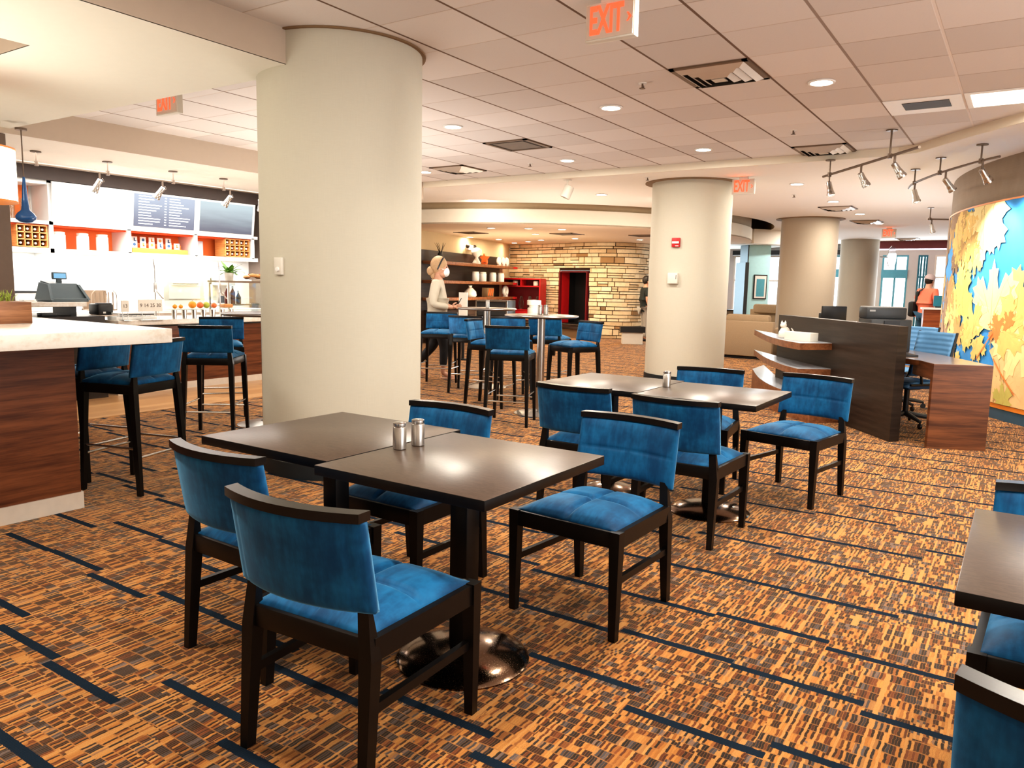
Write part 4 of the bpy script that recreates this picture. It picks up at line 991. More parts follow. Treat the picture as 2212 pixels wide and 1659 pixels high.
t = thing('branch_vase', 'dark vase with bare twigs on top of the left end of the shelving', 'vase', on_shelf(2.75, 1.8952)); b = B(); b.lathe([(.06, 0), (.08, .08), (.05, .2)], seg=16); b.done('vase', M['black'], t); b = B(); rnd = random.Random(5)
for k in range(9):
    a = rnd.uniform(0, 2 * PI); b.tube([(0, 0, .15), (.1 * math.cos(a), .06 * math.sin(a), .34), (.14 * math.cos(a), .14 * math.sin(a), .42)], [.006, .005, .002], 5)
b.done('twigs', M['black'], t)
# ------------------------------------------------------------------ sofas
def sofa(lab, loc, rz, L, hb, mat):
    t = thing('sofa', lab, 'sofa', loc, rz, 'beige sofas beyond the pillar')
    b = B(); b.box((0, 0, hb / 2 + .03), (L, .16, hb - .06), bev=.02); b.done('back', M[mat], t)
    b = B(); b.box((0, .45, .22), (L - .04, .8, .36), bev=.03); b.done('base', M[mat], t)
    for k in (-1, 1):
        b = B(); b.box((k * (L / 2 - .1), .42, .33), (.2, .86, .6), bev=.04); b.done('arm', M[mat], t)
        b = B(); b.box((k * L * .22, .5, .45), (L * .42, .7, .14), bev=.05); b.done('seat_cushion', M[mat], t)
        b = B(); b.box((k * L * .22, .17, hb + .02), (L * .43, .2, .22), bev=.06); b.done('back_cushion', M[mat], t)
    b = B(); b.box((0, .4, .02), (L - .1, .8, .04)); b.done('plinth', M['black'], t)
    return t
sofa('beige sofa with its back to the viewer right of the second pillar', (-5.15, 15.6, 0), R(-3), 2.1, .76, 'sofa_dark')
sofa('pale beige sofa farther back, facing the viewer behind the first sofa', (-4.75, 19.3, 0), R(177), 1.9, .92, 'sofa')
sofa('beige armchair between the first sofa and the dark desk screen', (-3.1, 15.7, 0), R(82), .8, .76, 'sofa')
# blue-lit pillar with framed picture
t = thing('square_pillar', 'square pillar with pale blue lit face and dark panelled side by the windows', 'pillar', (-5.95, 20.65, 0), R(40)); 
b = B(); b.box((0, .25, 1.28), (.62, .5, 2.555)); b.done('shaft', M['pillar_daylit'], t)
b = B(); b.box((-.365, .2, 1.05), (.10, .62, 2.10)); b.box((-.325, .2, 2.32), (.03, .5, .46)); b.done('side_panel', M['charcoal'], t)
pp = Vector((-5.95, 20.65)); pa = R(40)
x, y = place(pp, pa, .06, -.015); t = thing('framed_picture', 'black-framed blue picture on the blue-lit pillar', 'picture', (x, y, 1.47), pa); b = B(); b.box((0, 0, 0), (.36, .03, .64)); b.done('frame', M['black'], t); b = B(); b.box((0, -.0165, 0), (.31, .004, .58)); q = b.done('mount', M['white'], t); b = B(); b.box((0, -.0195, -.02), (.22, .003, .46)); b.done('print', M['teal_light'], t)
t = thing('curtain', 'reddish sheer curtain beside the far left window', 'curtain', (-8.0, 26.6, 0)); b = B(); n = 40; b.strip([(-.25 + .5 * k / n, .03 * math.sin(k * 1.3), .4) for k in range(n + 1)], [(-.25 + .5 * k / n, .03 * math.sin(k * 1.3), 1.75) for k in range(n + 1)]); b.done('cloth', M['pinkish'], t); b = B(); b.tube([(-.28, 0, 1.76), (.28, 0, 1.76)], .012, 8); b.box((-.26, .35, 1.76), (.02, .7, .02)); b.box((.26, .35, 1.76), (.02, .7, .02)); b.done('rod', M['steel'], t)
t = thing('console_table', 'dark console below the far left window', 'table', (-7.6, 24.6, 0)); b = B(); b.box((0, 0, .36), (1.6, .5, .72)); b.done('body', M['vent_brown'], t); b = B(); b.box((0, 0, .735), (1.66, .54, .03)); b.done('top', M['wenge'], t)
t = thing('convex_mirror', 'round convex safety mirror on a bracket beside the fourth pillar', 'mirror', (-3.42, 24.6, 2.40), R(78)); b = B(); b.lathe([(0, 0), (.18, .03), (.30, .09), (.32, .09), (.32, .11), (0, .11)], seg=36, mat=Matrix.Rotation(PI / 2, 4, 'X') @ Matrix.Translation((0, 0, -.0))); b.done('dome', M['chrome'], t, auto=60)
b = B(); b.tube([(0, -.02, 0), (.1, .25, .02)], .02, 8); b.done('bracket', M['grey'], t)
t = thing('podium', 'red-brown wooden podium with white ledges in front of the person in orange', 'podium', (-1.75, 19.6, 0), R(10)); b = B(); b.box((0, 0, .52), (.34, .4, 1.04)); b.done('body', M['podium_wood'], t); b = B(); b.box((0, 0, 1.06), (.42, .48, .04)); b.box((0, 0, .62), (.37, .43, .035)); b.done('ledge', M['white'], t)
b = B(); b.box((.22, .04, .5), (.1, .36, 1.0)); b.done('side_panel', M['black'], t)
t = thing('podium_screen', 'small dark blue screen standing on the podium', 'monitor', (-1.62, 19.6, 1.0802), R(10)); b = B(); b.box((0, 0, .15), (.22, .03, .24)); b.done('panel', M['teal'], t); b = B(); b.box((0, 0, .015), (.14, .1, .03)); b.done('foot', M['black'], t)
t = thing('bench', 'low black bench with pale cushion in the gap between stone wall and second pillar', 'bench', (-8.05, 17.5, 0), R(30)); b = B(); b.box((0, 0, .36), (.6, .4, .14)); b.done('seat', M['black'], t); b = B(); b.box((0, 0, .145), (.5, .3, .29)); b.done('plinth', M['offwhite'], t)
# ------------------------------------------------------------------ mural on the curved wall
t = thing('mural', 'large curved mural of golden maple leaves against blue sky', 'mural', (0, 0, 0))
ma0, ma1, mz0, mz1 = R(-14), R(62), .175, 2.432
na = 90
b = B(); aa = [ma0 + (ma1 - ma0) * k / na for k in range(na + 1)]
b.strip([mw(a, mz0, .015) for a in aa], [mw(a, mz1, .015) for a in aa])
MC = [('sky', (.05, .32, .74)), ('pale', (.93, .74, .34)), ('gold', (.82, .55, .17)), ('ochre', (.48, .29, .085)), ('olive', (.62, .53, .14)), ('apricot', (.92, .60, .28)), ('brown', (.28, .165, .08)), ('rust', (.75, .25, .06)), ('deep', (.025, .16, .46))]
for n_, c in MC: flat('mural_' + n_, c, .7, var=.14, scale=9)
mi = {n_: i for i, (n_, c) in enumerate(MC)}
half = [(0, 1.0), (.07, .80), (.17, .80), (.14, .62), (.20, .40), (.36, .52), (.40, .70), (.50, .62), (.62, .72), (.64, .54), (.82, .50), (.70, .36), (.80, .22), (.55, .12), (.48, .02), (.60, -.14), (.74, -.22), (.52, -.30), (.42, -.42), (.24, -.32), (.03, -.36)]
leafp = half + [(-x, y) for x, y in half[:0:-1]]
lay = [0]
def leaf(ang_deg, z, size, rot, col, vein='ochre', sy=1., squash=1.):
    lay[0] += 1; off = .0153 + lay[0] * .00014
    a0, cr, sr = R(ang_deg), math.cos(R(rot)), math.sin(R(rot))
    def put(x, y, e=0.):
        X = (x * cr - y * sr) * size * squash; Z = (x * sr + y * cr) * size * sy
        zz = min(max(z + Z, mz0 + .004), mz1 - .004)
        return mw(a0 - X / mr * -1, zz, off + e)
    b.mi = mi[col]
    cen = b.bm.verts.new(put(0, .05)); vs = [b.bm.verts.new(put(x, y)) for x, y in leafp]
    for i in range(len(vs)): b.bm.faces.new((cen, vs[i], vs[(i + 1) % len(vs)])).material_index = b.mi
    b.mi = mi[vein]
    for x, y in ((0, .86), (.42, .55), (-.42, .55), (.62, .40), (-.62, .40), (.5, -.2), (-.5, -.2)):
        n = Vector((-y, x)).normalized() * .008
        q = [put(n.x, n.y - .2, .00007), put(-n.x, -n.y - .2, .00007), put(x, y, .00007)]
        b.bm.faces.new([b.bm.verts.new(v) for v in q]).material_index = b.mi
    q = [put(-.012, -.2, .00007), put(.012, -.2, .00007), put(.05, -.72, .00007), put(.03, -.74, .00007)]
    b.bm.faces.new([b.bm.verts.new(v) for v in q]).material_index = b.mi
rnd = random.Random(3)
# left thicket first, shade painted in as brown leaves, then the big leaves towards the right
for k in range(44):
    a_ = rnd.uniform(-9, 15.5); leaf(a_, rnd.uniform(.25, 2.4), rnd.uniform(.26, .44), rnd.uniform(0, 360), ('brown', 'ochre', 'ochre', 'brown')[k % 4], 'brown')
for k in range(22):
    leaf(rnd.uniform(15, 21.5), rnd.uniform(1.72, 2.42), rnd.uniform(.18, .30), rnd.uniform(120, 240), ('ochre', 'gold', 'brown', 'gold', 'olive')[k % 5], 'brown')
for k in range(14):
    leaf(rnd.uniform(14, 18.5), rnd.uniform(.3, 1.6), rnd.uniform(.2, .32), rnd.uniform(0, 360), ('ochre', 'gold', 'olive', 'ochre')[k % 4], 'brown')
for a_, z_, s_z, r_, c_ in [
    (36, .18, .75, 20, 'apricot'), (33, .42, .62, -25, 'apricot'), (38, .62, .75, 10, 'apricot'), (30.5, .14, .40, 40, 'apricot'), (27, .16, .42, -10, 'apricot'), (23, .20, .40, 30, 'gold'), (44, .6, .9, 0, 'gold'), (50, 1.3, .9, 20, 'apricot'), (57, .6, .9, -10, 'gold'), (52, 2.1, .8, 160, 'gold'), (43, 1.25, .6, -20, 'pale'),
    (34.5, .95, .55, 160, 'pale'), (33.8, 1.25, .50, -35, 'gold'),
    (21.5, 2.22, .34, 170, 'gold'), (23.8, 2.3, .40, 150, 'pale'), (26.8, 2.30, .50, 168, 'pale'), (25.2, 2.12, .42, 186, 'pale'), (23.6, 1.84, .27, 182, 'gold'), (22.2, 2.0, .28, 200, 'ochre'),
    (20.6, 1.40, .36, 14, 'olive'), (21.6, 1.22, .30, -6, 'olive'), (19.2, 1.62, .22, -30, 'gold'),
    (28.8, 1.20, .60, 4, 'pale'), (31.5, .98, .42, -62, 'gold'), (30.2, 1.0, .20, 75, 'rust'), (32.2, 1.08, .16, 30, 'rust'),
    (24.6, .98, .36, 24, 'gold'), (22.6, .84, .24, -50, 'olive'), (26.4, .80, .24, 200, 'gold'), (20.0, .88, .28, -14, 'ochre'), (18.6, .62, .30, 80, 'ochre'), (32.6, .22, .22, 12, 'olive'), (20.5, .42, .30, 40, 'gold')]:
    leaf(a_, z_, s_z, r_, c_, 'brown' if c_ in ('ochre', 'brown') else 'ochre')
b.mi = mi['rust']
for pts in ([(26.5, .62), (28.2, .80), (29.6, .95)], [(30.2, .66), (32.0, .50), (34.5, .30)]):
    q = [mw(R(a), z, .036) for a, z in pts]; b.strip(q, [(x, y, z + .025) for x, y, z in q])
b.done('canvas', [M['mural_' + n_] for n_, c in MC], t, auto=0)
b = B()
b.strip([mw(a, mz0 - .05, .02) for a in aa], [mw(a, mz0, .02) for a in aa]); b.strip([mw(a, mz0, .02) for a in aa], [mw(a, mz0, .008) for a in aa])
b.strip([mw(a, mz1, .02) for a in aa], [mw(a, mz1 + .02, .02) for a in aa]); b.strip([mw(a, mz1, .02) for a in aa], [mw(a, mz1, .008) for a in aa]); b.done('border', M['amber_trim'], t, auto=0)
# ------------------------------------------------------------------ dark desk screen with shelves
A0 = Vector((-.955, 7.85)); pd = Vector((-.593, .805)).normalized(); pn = Vector((-pd.y, pd.x)) * 1.0      # pn: towards the viewer's left
pn = Vector((-.805, -.593)).normalized()
al = lambda a, n: tuple(A0 + pd * a + pn * n)
t = thing('desk_screen', 'long dark wood privacy screen with three curved walnut shelves at its far end', 'screen', (0, 0, 0))
b = B(); b.prism([al(0, 0), al(2.75, .02), al(2.75, -.09), al(.03, -.11)], 0, 1.08); b.done('panel', M['wenge'], t)
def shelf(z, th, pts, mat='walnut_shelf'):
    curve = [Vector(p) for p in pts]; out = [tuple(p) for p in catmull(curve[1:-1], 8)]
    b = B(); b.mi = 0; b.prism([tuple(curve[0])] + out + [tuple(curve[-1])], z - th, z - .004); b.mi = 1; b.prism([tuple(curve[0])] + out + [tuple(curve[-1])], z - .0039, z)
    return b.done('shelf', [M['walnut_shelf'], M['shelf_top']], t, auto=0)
bk = al(2.72, .0)
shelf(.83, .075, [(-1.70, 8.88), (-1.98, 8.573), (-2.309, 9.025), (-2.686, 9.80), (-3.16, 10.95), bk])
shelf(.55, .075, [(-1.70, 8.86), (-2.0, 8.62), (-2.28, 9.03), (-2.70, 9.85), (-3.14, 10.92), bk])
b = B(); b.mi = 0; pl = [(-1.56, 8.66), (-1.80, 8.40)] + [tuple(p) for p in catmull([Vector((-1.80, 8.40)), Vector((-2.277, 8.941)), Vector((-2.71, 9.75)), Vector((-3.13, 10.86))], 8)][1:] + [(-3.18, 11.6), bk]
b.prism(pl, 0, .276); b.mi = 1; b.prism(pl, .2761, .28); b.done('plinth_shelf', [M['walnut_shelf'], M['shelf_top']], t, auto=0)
t = thing('cat_figurine', 'white cat figurine with raised tail on the top curved shelf', 'figurine', (-2.33, 9.30, .8302), R(35)); b = B()
b.lathe([(.055, 0), (.075, .02), (.07, .07), (.045, .115), (.03, .13), (0, .135)], seg=20, sy=.8); b.ball((-.02, 0, .150), .038, 16, (1, .9, .9)); b.done('body', M['ceramic'], t, auto=60)
b = B()
for s in (-1, 1): b.lathe([(.016, 0), (0, .035)], (-.02 + s * .020, 0, .175), 8)
b.done('ears', M['ceramic'], t); b = B(); b.tube([(.05, 0, .02), (.09, 0, .04), (.095, 0, .09), (.075, 0, .12)], [.014, .012, .010, .006], 8); b.done('tail', M['ceramic'], t)
t = thing('tissue_box', 'long white box beside the cat figurine on the top curved shelf', 'box', (-2.07, 8.98, .8302), R(-27)); b = B(); b.box((0, 0, .048), (.36, .13, .096), bev=.004); b.done('box', M['offwhite'], t); b = B(); b.box((-.181, -.02, .05), (.004, .03, .05)); b.done('slot', M['vent_brown'], t)
# ------------------------------------------------------------------ walnut desk
P1, P2 = Vector((-.635, 7.76)), Vector((-.19, 7.955)); dd = Vector((-.43, .90)).normalized(); de = (P2 - P1).normalized()
t = thing('desk', 'walnut desk with waterfall end panel beside the dark screen', 'desk', (0, 0, 0))
poly = [tuple(P1), tuple(P2), tuple(P2 + dd * 1.15), (-1.55, 10.15), tuple(al(2.3, -.12)), tuple(al(.55, -.12)), tuple(P1 + dd * .35)]
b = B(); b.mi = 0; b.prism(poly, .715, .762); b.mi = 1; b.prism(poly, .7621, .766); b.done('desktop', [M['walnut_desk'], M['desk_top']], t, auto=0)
b = B(); b.prism([tuple(P1), tuple(P2), tuple(P2 + dd * .055), tuple(P1 + dd * .055)], 0, .7149); b.done('end_panel', M['walnut_desk'], t, auto=0)
b = B(); b.prism([tuple(P1 + dd * .056 + de * .002), tuple(P1 + dd * .056 + de * .03), tuple(P1 + dd * .5 + de * .03), tuple(P1 + dd * .5 + de * .002)], .62, .7148); b.done('apron', M['walnut_desk'], t, auto=0)
b = B(); q = [al(1.5, -.13), al(2.2, -.13), al(2.2, -.18), al(1.5, -.18)]; b.prism(q, 0, .7148); b.done('back_support', M['wenge'], t, auto=0)
t = thing('printer', 'black office printer with pale top edge on the desk behind the dark screen', 'printer', (-1.25, 9.12, .7662), R(30)); b = B(); b.box((0, 0, .17), (.42, .36, .34), bev=.012); b.box((0, .07, .40), (.42, .22, .12), bev=.012); b.done('body', M['charcoal'], t); b = B(); b.box((0, .07, .464), (.40, .21, .012), bev=.003); b.done('lid', M['grey'], t); b = B(); b.box((0, -.185, .30), (.16, .02, .05)); b.done('tray', M['black'], t); b = B(); b.box((-.15, -.0415, .425), (.06, .004, .018)); b.done('badge', M['grey'], t)
t = thing('computer_monitor', 'small black computer monitor on the desk farther behind the dark screen', 'monitor', (-1.93, 9.95, .7662), R(35)); b = B(); b.box((0, 0, .335), (.30, .045, .22), bev=.01); b.box((0, .04, .29), (.32, .06, .14), bev=.012); b.done('housing', M['black'], t); b = B(); b.box((0, -.01, .12), (.05, .04, .24)); b.box((0, 0, .008), (.22, .16, .016)); b.done('stand', M['black'], t)
t = thing('keyboard', 'thin black keyboard on the walnut desk behind the office chair side', 'keyboard', (-.98, 8.62, .7662), R(115)); b = B(); b.box((0, 0, .009), (.42, .13, .018), bev=.004); b.done('keys', M['black'], t)
# ------------------------------------------------------------------ office chair
t = thing('office_chair', 'light blue ribbed office chair behind the walnut desk', 'office chair', (-.97, 9.06, 0), face(-.62, -.78))
def oc_back(w, th):
    return lambda u, v: ((2 * u - 1) * (.215 + .02 * v) , -.235 - .10 * v - .035 * (1 - (2 * u - 1) ** 2) + th + .003 * math.sin(v * 60), .50 + .48 * v)
b = B(); b.slab(oc_back(0, .012), oc_back(0, -.012), 16, 60); b.done('backrest', M['mesh_blue'], t, auto=0)
b = B(); b.slab(lambda u, v: ((2 * u - 1) * .225, -.23 + .46 * v, .475 + .004 * math.sin(v * 70) - .03 * max(0, v - .8) * 5), lambda u, v: ((2 * u - 1) * .225, -.23 + .46 * v, .45 - .03 * max(0, v - .8) * 5), 10, 50); b.done('seat', M['mesh_blue'], t, auto=0)
b = B(); b.box((0, 0, .425), (.42, .40, .045), bev=.01); b.done('seat_pan', M['mesh_blue_dark'], t)
for s in (-1, 1):
    b = B(); b.tube([(s * .24, -.35, .985), (s * .24, -.25, .52), (s * .235, -.2, .45), (s * .235, .2, .45)], .013, 8); b.done('side_frame', M['black'], t)
    b = B(); b.tube([(s * .245, -.28, .66), (s * .275, -.2, .67), (s * .275, .06, .665), (s * .25, .1, .6), (s * .24, .06, .46)], .013, 8); b.done('armrest', M['black'], t)
b = B(); b.tube([(0, 0, .10), (0, 0, .41)], .028, 14); b.box((0, 0, .40), (.2, .16, .04), bev=.01); b.done('column', M['black'], t)
for k in range(5):
    a = R(18 + 72 * k); b = B(); x, y = math.cos(a), math.sin(a)
    b.tube([(.03 * x, .03 * y, .115), (.20 * x, .20 * y, .095), (.31 * x, .31 * y, .075)], [.030, .024, .016], 8); q = b.done('foot', M['charcoal'], t)
    b = B(); b.lathe([(.028, -.012), (.030, -.008), (.030, .008), (.028, .012)], seg=16, mat=Matrix.Translation((.31 * x, .31 * y, .030)) @ Matrix.Rotation(a, 4, 'Z') @ Matrix.Rotation(PI / 2, 4, 'X')); b.tube([(.31 * x, .31 * y, .03), (.31 * x, .31 * y, .075)], .008, 6); b.done('castor', M['black'], q)
dup(t, (-1.22, 10.35, 0), face(-.5, -.86), 'light blue ribbed office chair farther back, left of the first one')
# ------------------------------------------------------------------ fittings on the pillars
def on_col(c, r, x, y): a = math.atan2(y - c[1], x - c[0]); return (c[0] + r * math.cos(a), c[1] + r * math.sin(a)), a + PI / 2
c1, c2 = (-4.276, 4.131), (-4.256, 11.156)
(x, y), a = on_col(c1, .585, -4.27, 3.55); t = thing('dimmer_switch', 'white rectangular dimmer switch with round knob on the big pillar', 'switch', (x, y, 1.475), a); b = B(); b.box((0, -.008, 0), (.072, .028, .118), bev=.004); b.done('plate', M['offwhite'], t); b = B(); b.lathe([(.017, 0), (.015, .012), (0, .013)], seg=20, mat=Matrix.Translation((.004, -.021, -.022)) @ Matrix.Rotation(PI / 2, 4, 'X')); b.done('knob', M['white'], t)
(x, y), a = on_col(c2, .585, -4.233, 10.575); t = thing('fire_alarm', 'red fire alarm pull station high on the second pillar', 'fire alarm', (x, y, 2.032), a); b = B(); b.box((0, -.015, 0), (.115, .05, .13), bev=.006); b.done('housing', M['red'], t); b = B(); b.box((0, -.043, .0), (.10, .012, .03), bev=.003); b.done('handle', M['white'], t); b = B(); b.box((.02, -.0405, -.048), (.05, .002, .012)); b.done('print', M['paper'], t)
(x, y), a = on_col(c2, .585, -4.25, 10.575); t = thing('thermostat', 'cream square thermostat box on the second pillar below the red alarm', 'thermostat', (x, y, 1.525), a); b = B(); b.box((0, -.02, 0), (.15, .07, .155), bev=.008); b.done('box', M['offwhite'], t); b = B(); b.box((.055, -.0555, .02), (.008, .003, .06)); b.done('slot', M['ink'], t)
# ------------------------------------------------------------------ ceiling fittings
def can_light(lab, x, y, z, energy, warm=False, r=.082, grp='recessed ceiling lights', ang=150):
    t = thing('ceiling_light', lab, 'ceiling light', (x, y, z), 0, grp)
    b = B(); b.lathe([(r, -.004), (r + .002, -.012), (r + .018, -.012), (r + .022, -.002), (r, -.002)], seg=36); b.done('trim', M['white'], t)
    b = B(); b.lathe([(0, -.0075), (r, -.0075), (r, -.004), (0, -.004)], seg=36); b.done('lens', M['lens_warm' if warm else 'lens'], t)
    lamp('AREA', 'downlight', (0, 0, -.02), energy, (1, .83, .60) if warm else (1, .91, .79), r * 1.8, parent=t)
    return t
tile = [(-1.49, 6.56, 'tile ceiling light at the right between the two exit signs'), (-3.32, 6.56, 'tile ceiling light below the large EXIT sign, in line with the bright right one'), (-5.15, 6.56, 'tile ceiling light just right of the big pillar, above the square return grille'),
        (-3.32, 8.99, 'tile ceiling light nearest the second pillar'), (-5.15, 8.98, 'tile ceiling light above the hanging white spotlight'), (-7.56, 8.98, 'tile ceiling light touching the right edge of the big pillar')]
for x, y, l in tile: can_light(l, x, y, CH, 40)
lob = [(-6.10, 11.82, 'plaster ceiling light left of the second pillar'), (-2.92, 11.78, 'plaster ceiling light right of the lit EXIT sign by the second pillar'), (-2.91, 14.27, 'plaster ceiling light under the first track rail'), (-2.89, 16.68, 'plaster ceiling light above the third pillar'), (-2.89, 19.1, 'plaster ceiling light beside the far EXIT sign')]
for x, y, l in lob: can_light(l, x, y, CL, 36)
lng = [(-9.54, 13.49, 'lounge ceiling light at the front left'), (-8.83, 13.84, 'lounge ceiling light in the front row, middle'), (-9.6, 15.36, 'lounge ceiling light just behind the middle front one'), (-8.27, 14.28, 'lounge ceiling light in the front row, right'), (-11.9, 15.9, 'lounge ceiling light above the emergency light'), (-11.7, 16.9, 'lounge ceiling light above the right half of the shelving'), (-12.2, 18.4, 'lounge ceiling light in the corner where shelving meets stone'), (-11.45, 17.95, 'lounge ceiling light above the red cabinet'), (-10.7, 17.4, 'lounge ceiling light left of the fireplace'), (-9.49, 17.05, 'lounge ceiling light right above the fireplace'), (-8.13, 17.9, 'lounge ceiling light by the right end of the stone wall')]
for x, y, l in lng: can_light(l, x, y, 2.57, 9 if x < -11.3 else 24, True, .075, 'lounge ceiling lights')

def vent(lab, x, y, z, kind='diffuser'):
    t = thing('ceiling_vent', lab, 'vent', (x, y, z), 0, 'ceiling vents'); s = .59
    b = B(); 
    if kind == 'panel':
        b.box((0, 0, -.004), (s, s, .006)); b.done('frame', M['white'], t)
        b = B(); b.box((.02, -.03, -.0085), (.36, .28, .004)); b.done('grille', M['vent_dark'], t); return t
    for k in range(4): b.box((0 if k % 2 else (k - 1) * (s / 2 - .02), 0 if not k % 2 else (k - 2) * (s / 2 - .02), -.006), (.04, s, .012) if not k % 2 else (s, .04, .012))
    b.done('frame', M['vent_brown'], t)
    b = B(); b.box((0, 0, -.003), (s - .06, s - .06, .005)); b.done('backing', M['vent_dark'], t)
    b = B()
    if kind == 'diffuser':
        for k, r in enumerate((.215, .15, .085)):
            z0, z1 = -.008 - .012 * k, -.034 - .010 * k; o = .045
            A = [(-r, -r), (r, -r), (r, r), (-r, r), (-r, -r)]; Bq = [(x_ * (r + o) / r, y_ * (r + o) / r) for x_, y_ in A]
            b.strip([(*p, z1) for p in A], [(*p, z0) for p in Bq]); b.strip([(x_, y_, z1 - .004) for x_, y_ in A], [(*p, z0 - .004) for p in Bq])
        b.box((0, 0, -.05), (.10, .10, .006)); b.done('louvers', M['vent_metal'], t, auto=0)
    else:
        for k in range(16): b.box((0, -.2 + .4 * k / 15, -.008), (.42, .012, .006), rot=Matrix.Rotation(.6, 4, 'X'))
        b.done('louvers', M['vent_brown'], t, auto=0)
    return t
vent('large square ceiling diffuser in front of the EXIT sign', -2.097, 5.946, CH)
vent('square return grille in the tiles above the middle high table', -5.13, 7.765, CH, 'grille')
vent('square ceiling diffuser near the right edge of the big pillar', -6.94, 8.97, CH)
vent('square ceiling diffuser above the first track rail, at the edge of the tiles', -2.1, 9.58, CH)
vent('white ceiling panel with a dark slot grille at the right', -.89, 7.765, CH, 'panel')
vent('ceiling diffuser half hidden by the left edge of the big pillar', -6.34, 5.95, CH)
vent('long diffuser in the plaster ceiling near the third pillar', -3.05, 15.4, CL)
vent('diffuser in the plaster ceiling left of the far EXIT sign', -3.06, 18.5, CL)
vent('diffuser in the plaster ceiling above the far entrance', -2.96, 24.6, CL)
vent('dark diffuser in the lounge ceiling above the fireplace', -8.9, 15.6, 2.57, 'grille')
vent('dark diffuser in the lounge ceiling beside the second pillar', -7.4, 16.6, 2.57, 'grille')
vent('dark diffuser in the lounge ceiling above the left end of the shelving', -10.9, 14.6, 2.57, 'grille')
t = thing('ceiling_light_panel', 'long lit ceiling light panel at the right edge of the tiles', 'ceiling light', (.02, 7.765, CH)); b = B(); b.box((0, 0, -.004), (1.19, .59, .006)); b.done('frame', M['white'], t); b = B(); b.box((0, 0, -.009), (1.10, .48, .005)); b.done('diffuser', M['troffer'], t); lamp('AREA', 'downlight', (0, 0, -.03), 30, (1, .94, .84), 1., parent=t)
for k, (x, y, z, l) in enumerate(((-2.727, 5.93, CH, 'fire sprinkler in the tiles left of the large diffuser'), (-2.14, 8.35, CH, 'fire sprinkler in the tiles before the track rail'), (-5.74, 9.0, CH, 'fire sprinkler in the tiles above the lounge bulkhead'), (-3.28, 13.1, CL, 'fire sprinkler in the plaster ceiling behind the first track rail'), (-4.6, 10.3, CL, 'fire sprinkler in the plaster ceiling above the second pillar'))):
    t = thing('ceiling_sprinkler', l, 'sprinkler', (x, y, z), 0, 'fire sprinklers'); b = B(); b.lathe([(.035, -.004), (.035, 0)], seg=20); b.done('escutcheon', M['white'], t); b = B(); b.tube([(0, 0, -.004), (0, 0, -.035)], .008, 8); b.lathe([(.024, -.042), (.024, -.038)], seg=14); b.tube([(.012, 0, -.02), (.014, 0, -.03), (0, 0, -.04)], .003, 5); b.done('head', M['tracksteel'], t)

def exit_sign(lab, x, y, zt, arrow=None, drop=.0):
    """faces -y; x,y is the middle of the face, zt the ceiling height"""
    t = thing('exit_sign', lab, 'exit sign', (x, y, zt), 0, 'EXIT signs'); w_, h_ = .31, .205
    zc = -drop - .03 - h_ / 2
    b = B(); b.box((0, .03, zc), (w_, .055, h_), bev=.004); b.done('housing', M['offwhite'], t)
    b = B(); b.box((0, .001, zc), (w_ - .02, .005, h_ - .02)); b.done('face_plate', M['exit_face'], t)
    mt = Matrix.Translation((-.020, -.003, zc)) @ Matrix.Rotation(PI / 2, 4, 'X') @ Matrix.Diagonal((.76, 1.55, 1, 1))
    b = B(); b.text('EXIT', .138, mt, .0015, .0035); b.done('lettering', M['exit_red'], t, auto=0)
    b = B(); q = [(.108, .024), (.122, 0.), (.108, -.024), (.118, -.024), (.138, 0.), (.118, .024)]
    v = [b.bm.verts.new((x_, -.0045, zc + z_)) for x_, z_ in q]; b.bm.faces.new(v); b.done('arrow', M['exit_red'], t, auto=0)
    b = B(); b.box((0, .03, -drop / 2 - .015), (.12, .05, drop + .03)); b.done('canopy', M['offwhite'], t)
    lamp('AREA', 'glow', (0, -.05, zc + .02), .35, (1, .15, .06), .2, target=(0, -1, zc + .3), parent=t)
exit_sign('large EXIT sign at the top with its arrow pointing right', -2.105, 4.10, CH)
exit_sign('EXIT sign half hidden by the white bar soffit at the upper left', -6.31, 4.05, CH)
exit_sign('EXIT sign beside the top of the second pillar', -3.39, 10.78, CL)
exit_sign('farthest EXIT sign above the entrance, small and glowing', -2.87, 20.45, CL)

# ------------------------------------------------------------------ track lights
def head(t_, p, d, k=1.):
    """spotlight head hanging from point p, aimed along d"""
    d = Vector(d).normalized(); p = Vector(p); a = p + Vector((0, 0, -.10)); q = Vector((0, 0, 1)).rotation_difference(d).to_matrix().to_4x4()
    b = B(); b.tube([p, a], .011, 8); b.tube([a + Vector((0, .03, .03)), a + Vector((0, .055, 0)), a + d * .03], .006, 6); h_ = b.done('yoke', M['tracksteel'], t_)
    b = B(); mt = Matrix.Translation(a) @ q
    b.lathe([(.018, -.02), (.030, -.01), (.033, .07), (.036, .075), (.036, .085), (.043, .12), (.047, .128), (.047, .15), (.040, .15), (.036, .125), (0, .122)], seg=20, mat=mt); b.done('head', M['steel'], h_)
    b = B(); b.lathe([(0, .126), (.034, .126), (.034, .129), (0, .129)], seg=18, mat=mt); b.done('lens', M['spot_lens'], h_)
    return a + d * .17
